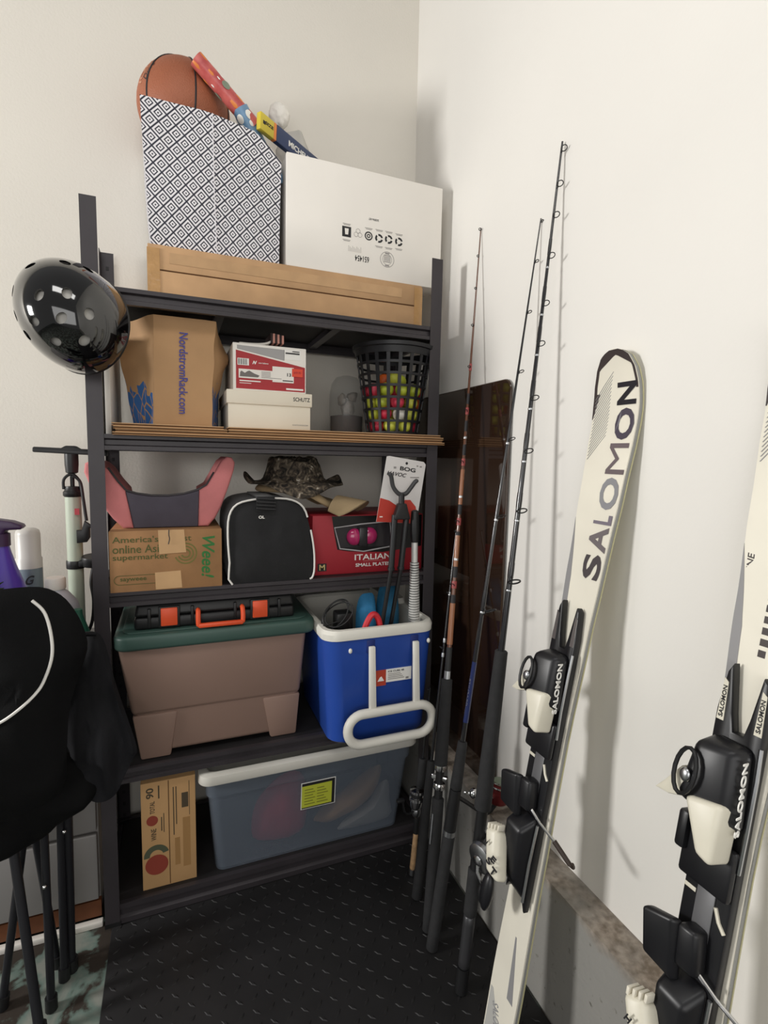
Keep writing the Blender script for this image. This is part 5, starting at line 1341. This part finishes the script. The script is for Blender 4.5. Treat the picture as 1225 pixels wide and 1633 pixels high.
obj('handle', MB().hexa([(PX - .088, PY - .012, 1.243), (PX + .088, PY - .012, 1.236), (PX + .088, PY + .012, 1.236), (PX - .088, PY + .012, 1.243), (PX - .087, PY - .010, 1.2575), (PX + .087, PY - .010, 1.2525), (PX + .087, PY + .010, 1.2525), (PX - .087, PY + .010, 1.2575)], .004), m_black, hn)
obj('handle_crown', MB().taper((PX - .03, PX + .03, PY - .011, PY + .011, 1.25), (PX - .012, PX + .012, PY - .009, PY + .009, 1.262), .003), m_black, hn)
obj('hose', MB().tube(bez([(PX + .005, PY - .022, 1.183), (PX + .022, PY - .024, 1.165), (PX + .028, PY - .026, 1.12), (PX + .032, PY - .026, 1.08), (PX + .034, PY - .026, 1.06)], 6), .0042, 8), m_black, pm)
obj('chuck', MB().prism([(PX + .010, 1.0), (PX + .034, 1.002), (PX + .042, 1.014), (PX + .042, 1.04), (PX + .05, 1.044), (PX + .03, 1.06), (PX + .022, 1.035), (PX + .010, 1.035)], 'y', PY - .036, PY - .018, .003), m_black, pm)
plate(pm, 'red_mark', mat('red_sticker', 'b0343f', .4), PX + .006, PX + .017, 1.076, 1.093, PY - .0185, .003)
obj('gauge', MB().lathe([(.026, -.014), (.028, -.01), (.028, .008), (.0265, .012), (.02, .012)], (PX + .044, PY - .012, .948), 24, Matrix.Rotation(.15, 3, 'X')), m_black, pm)
obj('gauge_clamp', MB().lathe([(.022, -.014), (.0228, -.012), (.0228, .006), (.022, .008)], (PX, PY, .940), 24), m_black, pm)
obj('clamp_arm', MB().box(PX + .01, PX + .03, PY - .026, PY + .01, .932, .95, .004), m_black, pm)
obj('hose', MB().tube(bez([(PX + .045, PY - .014, .935), (PX + .04, PY - .03, .89), (PX + .046, PY - .04, .84), (PX + .040, PY - .04, .78), (PX + .02, PY - .03, .735), (PX + .01, PY - .012, .722)], 6), .0042, 8), m_black, pm)
# plant-like green scrubber at the frame edge
sg = MB()
for k in range(60):
    a_ = random.random() * 2 * PI; e = random.random() * 1.2 + .2; r_ = .02 + .03 * random.random()
    p = Vector((.095, -.02, .915)); d_ = Vector((math.cos(a_) * math.cos(e), math.sin(a_) * math.cos(e), math.sin(e)))
    sg.tube([p, p + d_ * r_ * .6 + Vector((0, 0, .004)), p + d_ * r_], [.003, .004, .001], 5)
sg.lathe([(.004, 0), (.02, .003), (.02, .212), (.004, .216)], (.095, -.02, .7005), 12)
single('duster', sg, mat('dark_green_bristle', '26331c', .8, var=(60, .4)), (.095, -.02, .7005), 'dark green bristled duster head beside the purple bottle', 'duster')

cc = thing('camp_chair', 'folded black camp chair with white piping and crossed tube legs', 'chair', (.2, -.2, -.008))
m_cf = mat('black_polyester', '060607', .8, var=(14, .3), bump=(500, .3), spec=.2); m_cf2 = mat('charcoal_polyester', '151518', .8, var=(10, .3), bump=(300, .3), spec=.25); m_tube = mat('black_tube', '26262a', .35, .3)
back = smooth_loop([(.05, .975), (.14, .985), (.203, .990), (.262, .990), (.296, .972), (.318, .94), (.333, .90), (.337, .86), (.318, .80), (.302, .74), (.295, .66), (.285, .58), (.22, .545), (.12, .54), (.03, .60), (.02, .80)], 3)
bkm = MB().puff(back, -.29, .035, .045, 10, .018, 11, 2); tree = BVHTree.FromBMesh(bkm.bm)
obj('backrest', bkm, m_cf, cc, 60)
pp = bez([(.252, -.318, .968), (.272, -.326, .945), (.283, -.333, .905), (.284, -.336, .865), (.272, -.338, .825), (.258, -.338, .80), (.23, -.334, .775), (.19, -.330, .748), (.13, -.325, .725)], 6)
def on_cloth(p):
    h = tree.ray_cast(Vector((p.x, -1, p.z)), Vector((0, 1, 0)))
    return (h[0] + Vector((0, -.0015, 0))) if h[0] else p
obj('piping', MB().tube([on_cloth(p) for p in pp], .0028, 6), m_pipe, cc)
flap = smooth_loop([(.250, .842), (.285, .858), (.318, .872), (.345, .868), (.360, .840), (.375, .76), (.395, .68), (.414, .60), (.405, .575), (.388, .54), (.372, .505), (.350, .49), (.325, .495), (.305, .525), (.29, .57), (.285, .62), (.268, .66), (.255, .72), (.250, .78)], 3)
obj('side_panel', MB().puff(flap, -.215, .018, .016, 12, .032, 30, 4, .22), m_cf2, cc, 60)
obj('panel_hem', MB().tube(bez([(.245, -.245, .835), (.28, -.243, .856), (.318, -.236, .872), (.345, -.23, .87)], 5), .005, 6), m_cf2, cc)
seat = smooth_loop([(.05, .62), (.16, .63), (.25, .62), (.30, .60), (.335, .54), (.330, .50), (.30, .48), (.265, .46), (.23, .43), (.17, .41), (.10, .41), (.04, .45)], 3)
obj('seat', MB().puff(seat, -.205, .05, .05, 10, .034, 16, 6), m_cf, cc, 60)
def leg(a_, b_, r_=.0085):
    l_ = obj('leg', MB().tube([a_, b_], r_, 12), m_tube, cc, 60)
    d_ = (Vector(b_) - Vector(a_)).normalized()
    obj('foot_cap', MB().tube([Vector(b_) - d_ * .03, Vector(b_)], r_ * 1.5, 12), m_black, l_, 60)
    return l_
leg((.255, -.075, .58), (.247, -.085, -.006), .010); leg((.238, -.07, .58), (.236, -.105, -.006))
leg((.222, -.16, .55), (.222, -.172, -.006)); leg((.150, -.14, .50), (.214, -.235, -.006), .010)
leg((.19, -.12, .50), (.118, -.13, -.006)); leg((.175, -.10, .52), (.215, -.06, -.006))
for p in ((.166, -.155, .33), (.222, -.182, .30), (.247, -.095, .36)): obj('rivet', MB().ball(p, .0045, 10, 8), m_chrome, cc, 60)
obj('loop_tag', MB().box(.160, .172, -.262, -.2605, .575, .582), m_pipe, cc, 0)
